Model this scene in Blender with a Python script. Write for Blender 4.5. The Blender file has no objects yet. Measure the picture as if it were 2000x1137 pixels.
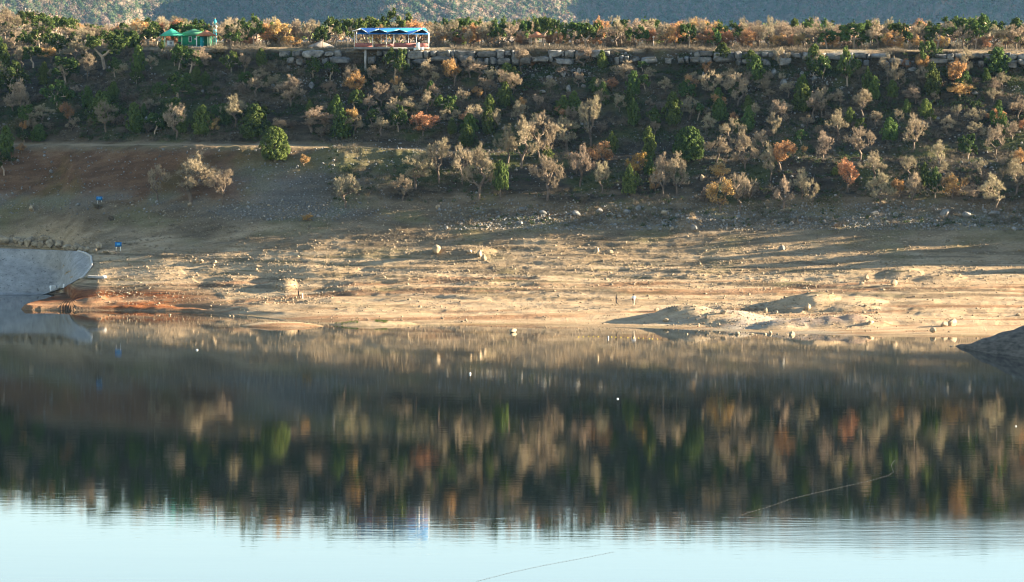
import bpy, math, random
import numpy as np
from mathutils import Vector, Matrix

RNG = np.random.default_rng(7)
random.seed(7)
SC = bpy.context.scene
COL = SC.collection

# ------------------------------------------------------------------ camera model
F, HC, CX, YH = 9000.0, 52.6, 1000.0, 70.0        # focal length (px of a 2000 px wide frame), eye height over the lake, centre, horizon
def Yv(v): return F * HC / (v - YH)               # distance of the lake point that would be seen on picture row v
def world(px, py, Y): return Vector(((px - CX) * Y / F, Y, HC - (py - YH) * Y / F))
SUN_AZ, SUN_EL = math.radians(8.0), math.radians(11.8)   # azimuth from +X towards +Y

# ------------------------------------------------------------------ small helpers
def tag(o, label=None, cat=None, group=None, kind=None):
    if label: o['label'] = label
    if cat: o['category'] = cat
    if group: o['group'] = group
    if kind: o['kind'] = kind
    return o

def mesh_np(name, V, Fq=None, Ft=None, smooth=False):
    """mesh from numpy arrays: vertices, quads, triangles"""
    V = np.asarray(V, dtype=np.float32).reshape(-1, 3)
    parts, tot = [], []
    if Fq is not None and len(Fq):
        parts.append(np.asarray(Fq, dtype=np.int32).ravel()); tot.append(np.full(len(Fq), 4, np.int32))
    if Ft is not None and len(Ft):
        parts.append(np.asarray(Ft, dtype=np.int32).ravel()); tot.append(np.full(len(Ft), 3, np.int32))
    loops = np.concatenate(parts); tot = np.concatenate(tot)
    start = np.concatenate([[0], np.cumsum(tot)[:-1]]).astype(np.int32)
    me = bpy.data.meshes.new(name)
    me.vertices.add(len(V)); me.vertices.foreach_set('co', V.ravel())
    me.loops.add(len(loops)); me.loops.foreach_set('vertex_index', loops)
    me.polygons.add(len(tot)); me.polygons.foreach_set('loop_start', start)
    if smooth: me.polygons.foreach_set('use_smooth', np.ones(len(tot), bool))
    me.update(calc_edges=True)
    return me

def link(name, me, mat=None, parent=None, loc=None):
    if mat is not None and len(me.materials) == 0:
        me.materials.append(mat)
    o = bpy.data.objects.new(name, me); COL.objects.link(o)
    if parent is not None: o.parent = parent
    if loc is not None: o.location = loc
    return o

def empty(name, loc, rz=0.0, label=None, cat=None, group=None):
    o = bpy.data.objects.new(name, None); COL.objects.link(o)
    o.location = loc; o.rotation_euler = (0, 0, rz); o.empty_display_size = 0.3
    return tag(o, label, cat, group)

class MB:
    """collects primitives into one mesh"""
    def __init__(s): s.V = []; s.Q = []; s.T = []
    def add(s, V, Q=(), T=()):
        n = len(s.V); s.V += [tuple(v) for v in V]
        s.Q += [[i + n for i in q] for q in Q]; s.T += [[i + n for i in t] for t in T]
    def box(s, x0, x1, y0, y1, z0, z1, R=None):
        V = [(x, y, z) for z in (z0, z1) for y in (y0, y1) for x in (x0, x1)]
        if R is not None: V = [R @ Vector(v) for v in V]
        s.add(V, [(0, 2, 3, 1), (4, 5, 7, 6), (0, 1, 5, 4), (2, 6, 7, 3), (0, 4, 6, 2), (1, 3, 7, 5)])
    def tube(s, p0, p1, r0, r1, n=8, cap=True):
        p0, p1 = Vector(p0), Vector(p1); d = (p1 - p0).normalized()
        a = d.orthogonal().normalized(); b = d.cross(a); V = []
        for p, r in ((p0, r0), (p1, r1)):
            for k in range(n):
                t = 2 * math.pi * k / n; V.append(p + (a * math.cos(t) + b * math.sin(t)) * r)
        T = []
        if cap:
            V += [p0, p1]
            for k in range(n): T += [(2 * n, (k + 1) % n, k), (2 * n + 1, n + k, n + (k + 1) % n)]
        s.add(V, [(k, (k + 1) % n, n + (k + 1) % n, n + k) for k in range(n)], T)
    def lathe(s, prof, n=16, cx=0, cy=0):
        V = []
        for r, z in prof:
            for k in range(n):
                t = 2 * math.pi * k / n; V.append((cx + r * math.cos(t), cy + r * math.sin(t), z))
        Q = [(j * n + k, j * n + (k + 1) % n, (j + 1) * n + (k + 1) % n, (j + 1) * n + k) for j in range(len(prof) - 1) for k in range(n)]
        s.add(V, Q)
    def build(s, name, mat, parent=None, loc=None, smooth=False):
        return link(name, mesh_np(name, s.V, s.Q, s.T, smooth), mat, parent, loc)

# ------------------------------------------------------------------ noise (numpy value noise)
def _hash(ix, iy, seed):
    h = (ix.astype(np.int64) * 374761393 + iy.astype(np.int64) * 668265263 + seed * 1442695041) & 0xFFFFFFFF
    h = ((h ^ (h >> 13)) * 1274126177) & 0xFFFFFFFF
    return ((h ^ (h >> 16)) & 0xFFFF) / 65535.0
def vnoise(x, y, seed=0):
    x = np.asarray(x, float); y = np.asarray(y, float)
    ix, iy = np.floor(x), np.floor(y); fx, fy = x - ix, y - iy
    ux, uy = fx * fx * (3 - 2 * fx), fy * fy * (3 - 2 * fy)
    a, b = _hash(ix, iy, seed), _hash(ix + 1, iy, seed)
    c, d = _hash(ix, iy + 1, seed), _hash(ix + 1, iy + 1, seed)
    return (a + (b - a) * ux + (c - a) * uy + (a - b - c + d) * ux * uy) * 2 - 1
def fbm(x, y, seed=0, oct=4, gain=0.5):
    r, a = 0, 1.0
    for k in range(oct):
        r = r + a * vnoise(x * 2 ** k + 17.3 * k, y * 2 ** k - 9.1 * k, seed + k); a *= gain
    return r
def sstep(a, b, x): t = np.clip((x - a) / (b - a), 0, 1); return t * t * (3 - 2 * t)

# ------------------------------------------------------------------ materials
def nmat(name):
    m = bpy.data.materials.new(name); m.use_nodes = True
    nt = m.node_tree; b = nt.nodes['Principled BSDF']; b.inputs['Roughness'].default_value = 0.85
    b.inputs['Specular IOR Level'].default_value = 0.2
    return m, nt, b
def node(nt, typ, **kw):
    n = nt.nodes.new(typ)
    for k, v in kw.items():
        if k in n.inputs.keys() if isinstance(k, str) else False: n.inputs[k].default_value = v
        else: setattr(n, k, v)
    return n
def noise(nt, scale, detail=4, rough=0.55, vec=None):
    n = nt.nodes.new('ShaderNodeTexNoise'); n.inputs['Scale'].default_value = scale
    n.inputs['Detail'].default_value = detail; n.inputs['Roughness'].default_value = rough
    if vec is not None: nt.links.new(vec, n.inputs['Vector'])
    return n.outputs['Fac']
def ramp(nt, fac, stops):
    r = nt.nodes.new('ShaderNodeValToRGB'); e = r.color_ramp.elements
    while len(e) < len(stops): e.new(0.5)
    for i, (p, c) in enumerate(stops): e[i].position = p; e[i].color = (*c, 1) if len(c) == 3 else c
    nt.links.new(fac, r.inputs['Fac']); return r.outputs['Color']
def mix(nt, fac, a, b, blend='MIX'):
    m = nt.nodes.new('ShaderNodeMix'); m.data_type = 'RGBA'; m.blend_type = blend
    for sock, val in ((m.inputs[0], fac), (m.inputs[6], a), (m.inputs[7], b)):
        if hasattr(val, 'is_linked') or isinstance(val, bpy.types.NodeSocket): nt.links.new(val, sock)
        elif isinstance(val, (int, float)): sock.default_value = val
        else: sock.default_value = (*val, 1)
    return m.outputs[2]
def math_n(nt, op, a, b=None, c=None):
    m = nt.nodes.new('ShaderNodeMath'); m.operation = op
    for i, v in enumerate((a, b, c)):
        if v is None: continue
        if isinstance(v, bpy.types.NodeSocket): nt.links.new(v, m.inputs[i])
        else: m.inputs[i].default_value = v
    return m.outputs[0]
def bump(nt, bsdf, h, dist, strength=1.0):
    b = nt.nodes.new('ShaderNodeBump'); b.inputs['Strength'].default_value = strength; b.inputs['Distance'].default_value = dist
    nt.links.new(h, b.inputs['Height']); nt.links.new(b.outputs['Normal'], bsdf.inputs['Normal'])
def objco(nt): return nt.nodes.new('ShaderNodeTexCoord').outputs['Object']
def island(nt): return nt.nodes.new('ShaderNodeNewGeometry').outputs['Random Per Island']
def objrand(nt): return nt.nodes.new('ShaderNodeObjectInfo').outputs['Random']

def plain(name, c, rough=0.7, var=0.12, scale=1.5):
    m, nt, b = nmat(name); f = noise(nt, scale, 5, 0.6, objco(nt))
    lo = tuple(max(0, x * (1 - 2 * var)) for x in c); hi = tuple(min(1, x * (1 + 2 * var)) for x in c)
    nt.links.new(ramp(nt, f, [(0.3, lo), (0.7, hi)]), b.inputs['Base Color']); b.inputs['Roughness'].default_value = rough
    return m
def leafy(name, cols, objvar=0.35, transl=0.25):
    """foliage / twigs: each leaf its own tint, each plant its own tint"""
    m, nt, b = nmat(name); c = ramp(nt, island(nt), [(i / (len(cols) - 1), k) for i, k in enumerate(cols)])
    hs = nt.nodes.new('ShaderNodeHueSaturation'); nt.links.new(c, hs.inputs['Color'])
    r = objrand(nt)
    nt.links.new(math_n(nt, 'MULTIPLY_ADD', r, objvar * 2, 1 - objvar), hs.inputs['Value'])
    r2 = math_n(nt, 'FRACT', math_n(nt, 'MULTIPLY', r, 7.31))
    nt.links.new(math_n(nt, 'MULTIPLY_ADD', r2, 0.04, 0.48), hs.inputs['Hue'])
    nt.links.new(hs.outputs['Color'], b.inputs['Base Color']); b.inputs['Roughness'].default_value = 0.9
    b.inputs['Specular IOR Level'].default_value = 0.1
    if transl > 0:
        t = nt.nodes.new('ShaderNodeBsdfTranslucent'); nt.links.new(hs.outputs['Color'], t.inputs['Color'])
        ms = nt.nodes.new('ShaderNodeMixShader'); ms.inputs[0].default_value = transl
        nt.links.new(b.outputs[0], ms.inputs[1]); nt.links.new(t.outputs[0], ms.inputs[2])
        nt.links.new(ms.outputs[0], nt.nodes['Material Output'].inputs['Surface'])
    return m
def rocky(name, cols, sc=1.2, bd=0.12):
    m, nt, b = nmat(name); co = objco(nt)
    c1 = ramp(nt, noise(nt, sc, 6, 0.65, co), [(0.3, cols[0]), (0.5, cols[1]), (0.72, cols[2])])
    k = ramp(nt, island(nt), [(0, (0.6, 0.58, 0.56)), (1, (1.15, 1.12, 1.08))])
    nt.links.new(mix(nt, 1.0, c1, k, 'MULTIPLY'), b.inputs['Base Color'])
    bump(nt, b, noise(nt, sc * 3, 6, 0.7, co), bd, 0.8)
    return m

M = {}
M['stone'] = rocky('beach stone', [(0.12, 0.095, 0.065), (0.27, 0.215, 0.145), (0.45, 0.37, 0.265)])
M['lime'] = rocky('grey limestone', [(0.10, 0.10, 0.10), (0.22, 0.22, 0.21), (0.36, 0.35, 0.34)], 0.9, 0.2)
M['bark'] = plain('oak bark', (0.14, 0.105, 0.08), 0.9, 0.25, 6)
M['pale_bark'] = plain('pale pine bark', (0.34, 0.26, 0.19), 0.9, 0.2, 6)
M['twig'] = leafy('bare oak twigs', [(0.165, 0.13, 0.085), (0.31, 0.25, 0.165), (0.42, 0.345, 0.235)], 0.25, 0.0)
M['copper'] = leafy('copper oak leaves', [(0.25, 0.11, 0.035), (0.46, 0.24, 0.09), (0.56, 0.34, 0.15)], 0.2, 0.25)
M['gold'] = leafy('golden oak leaves', [(0.30, 0.15, 0.03), (0.50, 0.29, 0.06), (0.60, 0.38, 0.11)], 0.1, 0.25)
M['juniper'] = leafy('juniper foliage', [(0.028, 0.048, 0.013), (0.075, 0.11, 0.025), (0.13, 0.16, 0.042)], 0.3, 0.15)
M['pine'] = leafy('pine foliage', [(0.022, 0.045, 0.014), (0.055, 0.09, 0.022), (0.10, 0.13, 0.032)], 0.3, 0.15)
M['brush'] = leafy('dry brush', [(0.07, 0.056, 0.042), (0.15, 0.12, 0.088), (0.24, 0.195, 0.14)], 0.2, 0.0)
M['tuft'] = leafy('low grass', [(0.035, 0.045, 0.015), (0.10, 0.095, 0.04), (0.18, 0.15, 0.075)], 0.1, 0.1)
M['concrete'] = plain('grey concrete', (0.33, 0.32, 0.31), 0.85, 0.18, 1.0)
M['white'] = plain('white paint', (0.78, 0.77, 0.74), 0.6, 0.04)
M['blue_roof'] = plain('blue roof sheet', (0.02, 0.22, 0.62), 0.45, 0.1, 0.6)
M['blue_trim'] = plain('pale blue trim', (0.35, 0.62, 0.78), 0.5, 0.05)
M['railing'] = plain('red brown railing', (0.24, 0.09, 0.08), 0.7, 0.15)
M['green_wall'] = plain('green wall paint', (0.02, 0.24, 0.13), 0.75, 0.12, 0.8)
M['green_roof'] = plain('green roof', (0.06, 0.42, 0.27), 0.6, 0.1, 0.8)
M['dull_green_roof'] = plain('dull green roof', (0.08, 0.24, 0.13), 0.7, 0.12, 0.8)
M['tile_roof'] = plain('terracotta roof', (0.36, 0.15, 0.08), 0.8, 0.15, 1.5)
M['turquoise'] = plain('turquoise paint', (0.02, 0.40, 0.52), 0.6, 0.1)
M['pale_green'] = plain('pale green paint', (0.42, 0.58, 0.36), 0.7, 0.08)
M['glass'] = plain('dark window glass', (0.04, 0.05, 0.07), 0.15, 0.1)
M['sign_blue'] = plain('blue sign paint', (0.01, 0.13, 0.34), 0.5, 0.06)
M['sign_pale'] = plain('pale blue sign lettering field', (0.07, 0.3, 0.55), 0.5, 0.06)
M['dark'] = plain('dark metal', (0.02, 0.02, 0.022), 0.6, 0.2)
M['wood'] = plain('weathered wood', (0.30, 0.24, 0.18), 0.85, 0.2, 5)
M['yellow'] = plain('yellow float', (0.75, 0.6, 0.06), 0.5, 0.08)

# ground: colour fields stored per vertex (red earth, pale scree, dark slope soil plus painted shore shade), detail from noise
def ground_mat():
    m, nt, b = nmat('ground'); co = objco(nt)
    mp = nt.nodes.new('ShaderNodeMapping'); nt.links.new(co, mp.inputs['Vector']); mp.inputs['Scale'].default_value = (0.35, 1, 1.6)
    at = nt.nodes.new('ShaderNodeAttribute'); at.attribute_name = 'soil'
    sp = nt.nodes.new('ShaderNodeSeparateColor'); nt.links.new(at.outputs['Color'], sp.inputs['Color'])
    n1 = noise(nt, 0.35, 6, 0.65, mp.outputs['Vector']); n2 = noise(nt, 2.6, 5, 0.7, co); n3 = noise(nt, 0.09, 3, 0.5, co)
    sand = ramp(nt, n1, [(0.25, (0.24, 0.165, 0.092)), (0.5, (0.385, 0.282, 0.172)), (0.75, (0.485, 0.38, 0.25))])
    red = ramp(nt, n1, [(0.28, (0.085, 0.027, 0.011)), (0.5, (0.19, 0.066, 0.024)), (0.75, (0.31, 0.135, 0.055))])
    scree = ramp(nt, n2, [(0.3, (0.18, 0.17, 0.15)), (0.55, (0.36, 0.35, 0.32)), (0.75, (0.5, 0.49, 0.46))])
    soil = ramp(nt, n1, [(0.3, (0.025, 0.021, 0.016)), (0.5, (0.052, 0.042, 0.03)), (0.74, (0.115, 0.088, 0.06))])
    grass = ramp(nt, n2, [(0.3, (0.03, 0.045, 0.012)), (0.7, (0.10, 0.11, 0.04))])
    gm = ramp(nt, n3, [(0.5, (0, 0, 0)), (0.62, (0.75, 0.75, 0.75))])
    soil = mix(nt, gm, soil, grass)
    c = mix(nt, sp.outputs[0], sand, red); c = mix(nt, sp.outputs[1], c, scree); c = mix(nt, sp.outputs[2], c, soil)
    sp2 = ramp(nt, noise(nt, 5.5, 3, 0.7, co), [(0.36, (0.55, 0.53, 0.5)), (0.5, (1, 1, 1)), (0.66, (1.25, 1.22, 1.16))])
    nt.links.new(mix(nt, 0.8, c, sp2, 'MULTIPLY'), b.inputs['Base Color'])
    b.inputs['Roughness'].default_value = 0.95; b.inputs['Specular IOR Level'].default_value = 0.05
    bump(nt, b, noise(nt, 1.4, 8, 0.75, co), 0.35, 0.9)
    return m
M['ground'] = ground_mat()

# ------------------------------------------------------------------ terrain of the far shore
UND = lambda w: [(w + 70, w + 60), (w + 14, w + 11), (w, w)]
PLAT = [(89.5, 500), (85, 380), (81.6, 320)]
TAB = {
 -900: UND(575) + [(560, 573.5), (540, 571.8), (520, 570.2), (505, 569), (487, 568), (475, 567), (400, 561), (340, 556.8), (285, 552.6), (279.5, 549.6), (240, 548.5), (215, 546), (175, 541.5), (140, 535), (100, 522), (75, 510), (60, 502), (58, 470), (62, 380), (66, 320)],
 0: None,
 115: UND(574) + [(562, 573.2), (546, 572), (525, 570.6), (508, 571), (488, 571), (475, 570.6), (400, 565), (340, 559.4), (285, 555.2), (280, 552), (242, 549.5), (217, 546.8), (176, 542.5), (142, 536.5), (106, 527), (84, 518), (74, 512), (70, 480), (70, 380), (72, 320)],
 150: UND(603) + [(589, 600), (570, 595.5), (549, 590), (524, 585), (499, 578.6), (474, 574), (400, 567.6), (340, 563.5), (284.5, 557), (280, 553.5), (243, 550.5), (218, 547.5), (178, 543.5), (143, 538), (110, 531), (90, 524), (84, 521), (82, 490), (83, 380), (80, 320)],
 200: UND(606) + [(597, 603), (583, 600), (562, 596), (535, 591), (505, 585.5), (470, 577.5), (400, 569.5), (340, 564.6), (284.5, 559.5), (280, 556), (245, 552.5), (220, 548.5), (180, 544), (145, 539.5), (115, 535), (98, 531), (94, 529)] + PLAT,
 330: UND(607) + [(592, 604), (572, 600), (548, 595), (522, 590.5), (495, 585.5), (455, 579), (402, 572.8), (343, 568.2), (284, 564), (279.5, 559.5), (248, 556), (225, 553.5), (185, 549.5), (148, 545), (115, 540), (95, 536.5), (91.5, 534)] + PLAT,
 620: UND(627) + [(611, 620), (590, 610.5), (559, 601.5), (526, 595.5), (495, 590.5), (450, 584), (400, 578.5), (345, 574), (289, 568.5), (284.5, 564.5), (250, 561), (225, 558.5), (190, 555.5), (155, 552.5), (126, 550.5), (98, 549.8), (93.5, 546)] + PLAT,
 900: UND(634) + [(614, 624.5), (589, 614), (555, 604.5), (525, 598.5), (493, 592.5), (450, 586.5), (408, 581), (350, 575.5), (297, 570), (292.5, 566.5), (255, 562.5), (228, 560), (190, 557), (155, 554), (128, 552), (98, 551.2), (93.5, 547)] + PLAT,
 1200: UND(639) + [(615, 628), (585, 616.5), (550, 605.5), (522, 599), (493, 594), (450, 588), (415, 583), (360, 577), (310, 571.5), (303, 568.5), (265, 564.5), (230, 561.5), (190, 558.5), (155, 556), (128, 553.5), (97, 552.5), (92.5, 548)] + PLAT,
 1500: UND(650) + [(622, 634), (588, 620), (552, 608), (524, 601.5), (493, 596), (450, 590), (418, 585.5), (365, 580), (312, 574.5), (305, 571.5), (268, 567.5), (232, 564), (192, 561), (155, 558.5), (132, 556.5), (101, 555.5), (95.5, 551)] + PLAT,
 1850: UND(659) + [(628, 641), (590, 625), (552, 611), (524, 603.5), (494, 597.5), (452, 591.5), (420, 587), (368, 582), (318, 577.5), (310, 574.5), (270, 570.5), (235, 567), (195, 563.5), (158, 561), (133, 559), (103, 558), (97, 553)] + PLAT,
 2700: None }
TAB[0] = TAB[-900]; TAB[-900] = [(y, v - (8 if 8 < q < 13 else 0)) for q, (y, v) in enumerate(TAB[-900])]; TAB[2700] = TAB[1850]
TX = sorted(TAB)
CT = np.array([TAB[x] for x in TX], float)                       # columns x rows x (y, v)
NR = CT.shape[1]

def pchip_rows(t, xk, yk):
    """monotone cubic through yk (n x cols) at xk, sampled at t"""
    h = np.diff(xk)[:, None]; d = np.diff(yk, axis=0) / h
    m = np.zeros_like(yk); s = d[:-1] * d[1:] > 0
    w1 = 2 * h[1:] + h[:-1]; w2 = h[1:] + 2 * h[:-1]
    with np.errstate(divide='ignore', invalid='ignore'):
        mm = (w1 + w2) / (w1 / d[:-1] + w2 / d[1:])
    m[1:-1] = np.where(s, mm, 0); m[0] = d[0]; m[-1] = d[-1]
    k = np.clip(np.searchsorted(xk, t, side='right') - 1, 0, len(xk) - 2)
    u = ((t - xk[k]) / (xk[k + 1] - xk[k]))[:, None]; hh = h[k]
    return ((2 * u**3 - 3 * u**2 + 1) * yk[k] + (u**3 - 2 * u**2 + u) * hh * m[k] + (-2 * u**3 + 3 * u**2) * yk[k + 1] + (u**3 - u**2) * hh * m[k + 1])

GX = np.concatenate([np.arange(-900, -60, 20.0), np.arange(-60, 2062, 3.0), np.arange(2080, 2701, 20.0)])
NC = len(GX)
sub = [90, 14, 16, 24, 28, 28, 26, 26, 30, 24, 22, 10, 20, 18, 20, 20, 16, 16, 8, 14, 6, 3]
T = np.concatenate([np.linspace(i, i + 1, n, endpoint=False) for i, n in enumerate(sub)] + [[NR - 1]])
ctrl = np.zeros((NR, NC, 2))
for r in range(NR):
    for k in range(2):
        ctrl[r, :, k] = pchip_rows(GX, np.array(TX, float), CT[:, r, k][:, None])[:, 0]
Dk = F * HC / (ctrl[..., 1] - YH); Zk = (ctrl[..., 1] - ctrl[..., 0]) / ((ctrl[..., 1] - YH) / HC)
tk = np.arange(NR, dtype=float)
PD = pchip_rows(T, tk, Dk); PZ = pchip_rows(T, tk, Zk)
PX = (GX[None, :] - CX) * PD / F
PV = F * HC / PD + YH
XG = np.broadcast_to(GX[None, :], PD.shape); TT = np.broadcast_to(T[:, None], PD.shape)

# gentle mounds, bars, the red spit and an added unseen spur (in column x, lake row v): centre x, v, radius x, v, height
for xc, vc, rx, rv, h, p in [
    (1335, 631, 65, 6, 1.7, 1.2), (1405, 634, 110, 5.5, 1.4, 1.2), (1450, 640, 60, 4, 0.8, 1.2), (1290, 633, 50, 4, 0.7, 1.2),
    (1570, 624, 75, 6, 1.8, 1.2), (1645, 625, 95, 6, 1.2, 1.2), (1530, 643, 65, 4, 1.2, 1.2), (1625, 642, 90, 4, 1.7, 1.2), (1695, 643, 50, 3, 0.8, 1.2),
    (1765, 606.5, 45, 3, 0.9, 1.2), (1830, 608, 60, 2.5, 0.6, 1.2), (1650, 606, 80, 2, 0.5, 1.2), (1760, 618, 110, 3, 0.6, 1.2),
    (557, 600.5, 26, 3, 1.0, 1.2), (690, 604, 70, 3, 0.6, 1.2), (905, 592.8, 65, 2.6, 1.3, 1.2), (840, 593, 50, 2, 0.8, 1.2), (620, 597, 90, 2.0, 0.8, 1.2),
    (760, 601, 120, 2.0, 0.7, 1.2), (1080, 580.8, 130, 2.2, 1.4, 1.2), (1345, 587.5, 26, 2.2, 1.7, 1.2), (1120, 596, 120, 2.0, 0.6, 1.2), (1350, 602, 120, 2.0, 0.6, 1.2),
    (545, 637, 97, 3.4, 1.1, 0.8), (725, 634.5, 92, 2.4, 0.85, 0.8), (860, 634, 90, 1.2, 0.3, 1.0), (1000, 628, 300, 3, 0.25, 1.0),
    (450, 597, 60, 3, 0.5, 1.2), (380, 588, 120, 2, 0.7, 1.2), (470, 585, 90, 1.6, 0.8, 1.2), (1200, 612, 160, 3, 0.35, 1.2),
    (2330, 592, 260, 16, 15.0, 1.2)]:  # tall spur out of view, added to throw shade on the right beach
    q = 1 - ((XG - xc) / rx) ** 2 - ((PV - vc) / rv) ** 2
    PZ = PZ + h * np.clip(q, 0, None) ** p * (1 if h < 10 else 0.6 + 0.8 * fbm(PX / 15, PD / 3.5, 3, 4))
def inside_depth(poly):
    """signed distance-ish (in metres, >0 inside) to a polygon given as (x, v)"""
    P = [((x - CX) * Yv(v) / F, Yv(v)) for x, v in poly]; n = len(P)
    ins = np.zeros(PX.shape, bool); dist = np.full(PX.shape, 1e9)
    for i in range(n):
        (x0, y0), (x1, y1) = P[i], P[(i + 1) % n]
        c = (y0 > PD) != (y1 > PD)
        with np.errstate(divide='ignore', invalid='ignore'): xi = (x1 - x0) * (PD - y0) / (y1 - y0 + 1e-12) + x0
        ins ^= c & (PX < xi)
        ex, ey = x1 - x0, y1 - y0; u = np.clip(((PX - x0) * ex + (PD - y0) * ey) / (ex * ex + ey * ey), 0, 1)
        dist = np.minimum(dist, np.hypot(PX - x0 - u * ex, PD - y0 - u * ey))
    return np.where(ins, dist, -dist)
sd = inside_depth([(41, 604.5), (41, 603), (70, 594), (96, 586), (118, 577.5), (150, 572), (260, 580), (420, 600), (470, 613), (380, 609.5), (250, 606.5), (120, 605.8), (60, 605.5)])
spit = (0.95 * sstep(-0.1, 1.0, sd) * (1 - 0.5 * sstep(250, 420, XG)) + 1.7 * sstep(60, 210, XG) * sstep(0.5, 12, sd) * (1 - sstep(240, 400, XG))) * (0.85 + 0.22 * fbm(PX / 5, PD / 9, 5, 3))
PZ = np.where(sd > -0.1, np.maximum(PZ, spit), PZ)

# roughness of the ground, old shore terraces
above = sstep(0.15, 1.2, PZ); slope = sstep(16, 24, PZ); flat_top = sstep(17.6, 18.6, TT)
roadm = np.exp(-((TT - 11.5) / 0.5) ** 2) * (1 - sstep(820, 960, XG))
ramp_m = (1 - sstep(150, 190, XG)) * sstep(1.5, 2.2, TT) * (1 - sstep(7.2, 7.8, TT))
amp = (above * (1 - flat_top) + 0.15 * flat_top) * (1 - 0.85 * roadm) * (1 - 0.9 * ramp_m) * np.where(sd > -0.1, 0.2, 1.0) * (1 - 0.92 * sstep(85, 105, XG) * (1 - sstep(185, 215, XG)) * (TT < 9))
bank = (1 - sstep(560, 700, XG)) * sstep(8.9, 9.2, TT) * (1 - sstep(10.9, 11.1, TT))
PZ = PZ + amp * ((0.16 + 0.45 * slope * (1 - 0.7 * bank)) * fbm(PX / 7, PD / 6, 11, 4) + (0.05 + 0.10 * slope) * fbm(PX / 1.7, PD / 1.5, 21, 4, 0.6))
wob = 3.0 * fbm(PX / 28, PD / 16, 31, 3)
kt = 0.7 * (0.4 + 0.6 * sstep(-0.3, 0.5, fbm(PX / 30, PD / 10, 41, 3)))
Pb, Ps = 1.05, 3.4
kt = kt * (0.45 + 0.55 * sstep(450, 720, XG))
terr = (1 - slope) * kt * Pb / (2 * math.pi) * np.sin(2 * math.pi * PZ / Pb + wob) + slope * (1 - bank) * kt * Ps / (2 * math.pi) * np.sin(2 * math.pi * PZ / Ps + wob * 1.3)
PZ = PZ + amp * terr
PYP = YH + (HC - PZ) * F / PD                                     # picture row of every ground point

# soil fields (ground colour by place, some shade of the upper shore painted in)
ny = fbm(PX / 9, PD / 5, 51, 4)
red = (1 - sstep(430, 640, XG + 60 * ny)) * sstep(285, 300, PYP) * (1 - sstep(378, 400, PYP + 10 * ny)) * 0.8
red = red * (1 - roadm)
red = np.maximum(red, sstep(-0.4, 0.6, sd) * (1.15 - 0.95 * sstep(300, 480, XG)) * (0.8 + 0.4 * ny) * (1 - sstep(2.2, 4.0, PZ)))
red = np.maximum(red, 0.55 * sstep(0.1, 0.6, fbm(PX / 30, PD / 3.5, 61, 3)) * (PZ < 6) * (PYP > 540))
red = np.maximum(red, 0.7 * sstep(880, 960, XG) * (1 - sstep(1230, 1330, XG)) * np.exp(-((PYP - 420) / 7) ** 2))
scree = np.exp(-((XG - 570) / 120) ** 2) * sstep(318, 350, PYP + 14 * ny) * (1 - sstep(405, 440, PYP)) * 0.9
scree = np.maximum(scree, sstep(330, 480, XG) * (1 - sstep(660, 760, XG)) * np.exp(-((PYP - 412) / 17) ** 2) * 0.95)
scree = np.maximum(scree, 0.6 * np.exp(-((PYP - 395) / 20) ** 2) * sstep(-0.2, 0.5, ny) * (XG < 420))
scree = np.maximum(scree, 0.55 * sstep(900, 1100, XG) * np.exp(-((PYP - 425) / 18) ** 2) * sstep(-0.3, 0.4, ny))
scree = np.maximum(scree, 0.7 * sstep(560, 700, XG) * sstep(0.0, 0.6, fbm(PX / 6, PD / 4, 71, 4)) * (PYP < 180) * (PYP > 98))
scree = np.maximum(scree, 0.5 * np.clip(1 - ((XG - 1500) / 260) ** 2, 0, 1) * sstep(590, 606, PYP) * sstep(-0.2, 0.4, ny))
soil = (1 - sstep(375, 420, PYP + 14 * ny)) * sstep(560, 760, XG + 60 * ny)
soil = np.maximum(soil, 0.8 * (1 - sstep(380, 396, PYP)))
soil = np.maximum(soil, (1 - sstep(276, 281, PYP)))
soil = np.maximum(soil, 0.70 * (1 - sstep(425, 500 + 65 * sstep(350, 800, XG), PYP + 30 * ny)))  # dark upper shore: gravel and dry plants, with shade of the slope painted in
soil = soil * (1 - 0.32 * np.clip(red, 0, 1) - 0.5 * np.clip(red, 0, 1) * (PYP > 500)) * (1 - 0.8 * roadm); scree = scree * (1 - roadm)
edge = sstep(17.7, 18.0, TT) * (1 - sstep(19.3, 20, TT)); soil = soil * (1 - 0.6 * edge)
strata = sstep(0.05, 0.5, fbm(PX / 26, PZ * 2.6 + PX / 60, 101, 4)); soil = np.maximum(soil, 0.62 * strata * (PYP > 480) * (PYP < 612) * (1 - 0.5 * sstep(560, 600, PYP)))
wet = np.exp(-((PZ - 0.05) / 0.16) ** 2); soil = np.maximum(soil, 0.45 * wet)

P = np.stack([PX, PD, PZ], -1)
nr, nc = PX.shape
# extend the sheet: lake bed under the lake and behind the camera
nearX = np.linspace(-1, 1, nc) * 420
bed = np.stack([np.stack([np.where(k == 0, PX[0] * 0.8, nearX), np.full(nc, y), np.full(nc, -3.0)], -1) for k, y in enumerate((620.0, -80.0))][::-1])
Pall = np.concatenate([bed, P], 0)
ids = np.arange(Pall.shape[0] * nc).reshape(-1, nc)
quads = np.stack([ids[:-1, :-1], ids[:-1, 1:], ids[1:, 1:], ids[1:, :-1]], -1).reshape(-1, 4)
gme = mesh_np('ground', Pall.reshape(-1, 3), quads, smooth=True)
ca = gme.color_attributes.new('soil', 'FLOAT_COLOR', 'POINT')
C4 = np.zeros((Pall.shape[0], nc, 4), np.float32); C4[..., 3] = 1
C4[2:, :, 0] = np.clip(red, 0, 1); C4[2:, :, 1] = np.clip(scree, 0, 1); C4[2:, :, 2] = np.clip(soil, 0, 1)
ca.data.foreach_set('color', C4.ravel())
tag(link('ground', gme, M['ground']), kind='structure')

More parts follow.
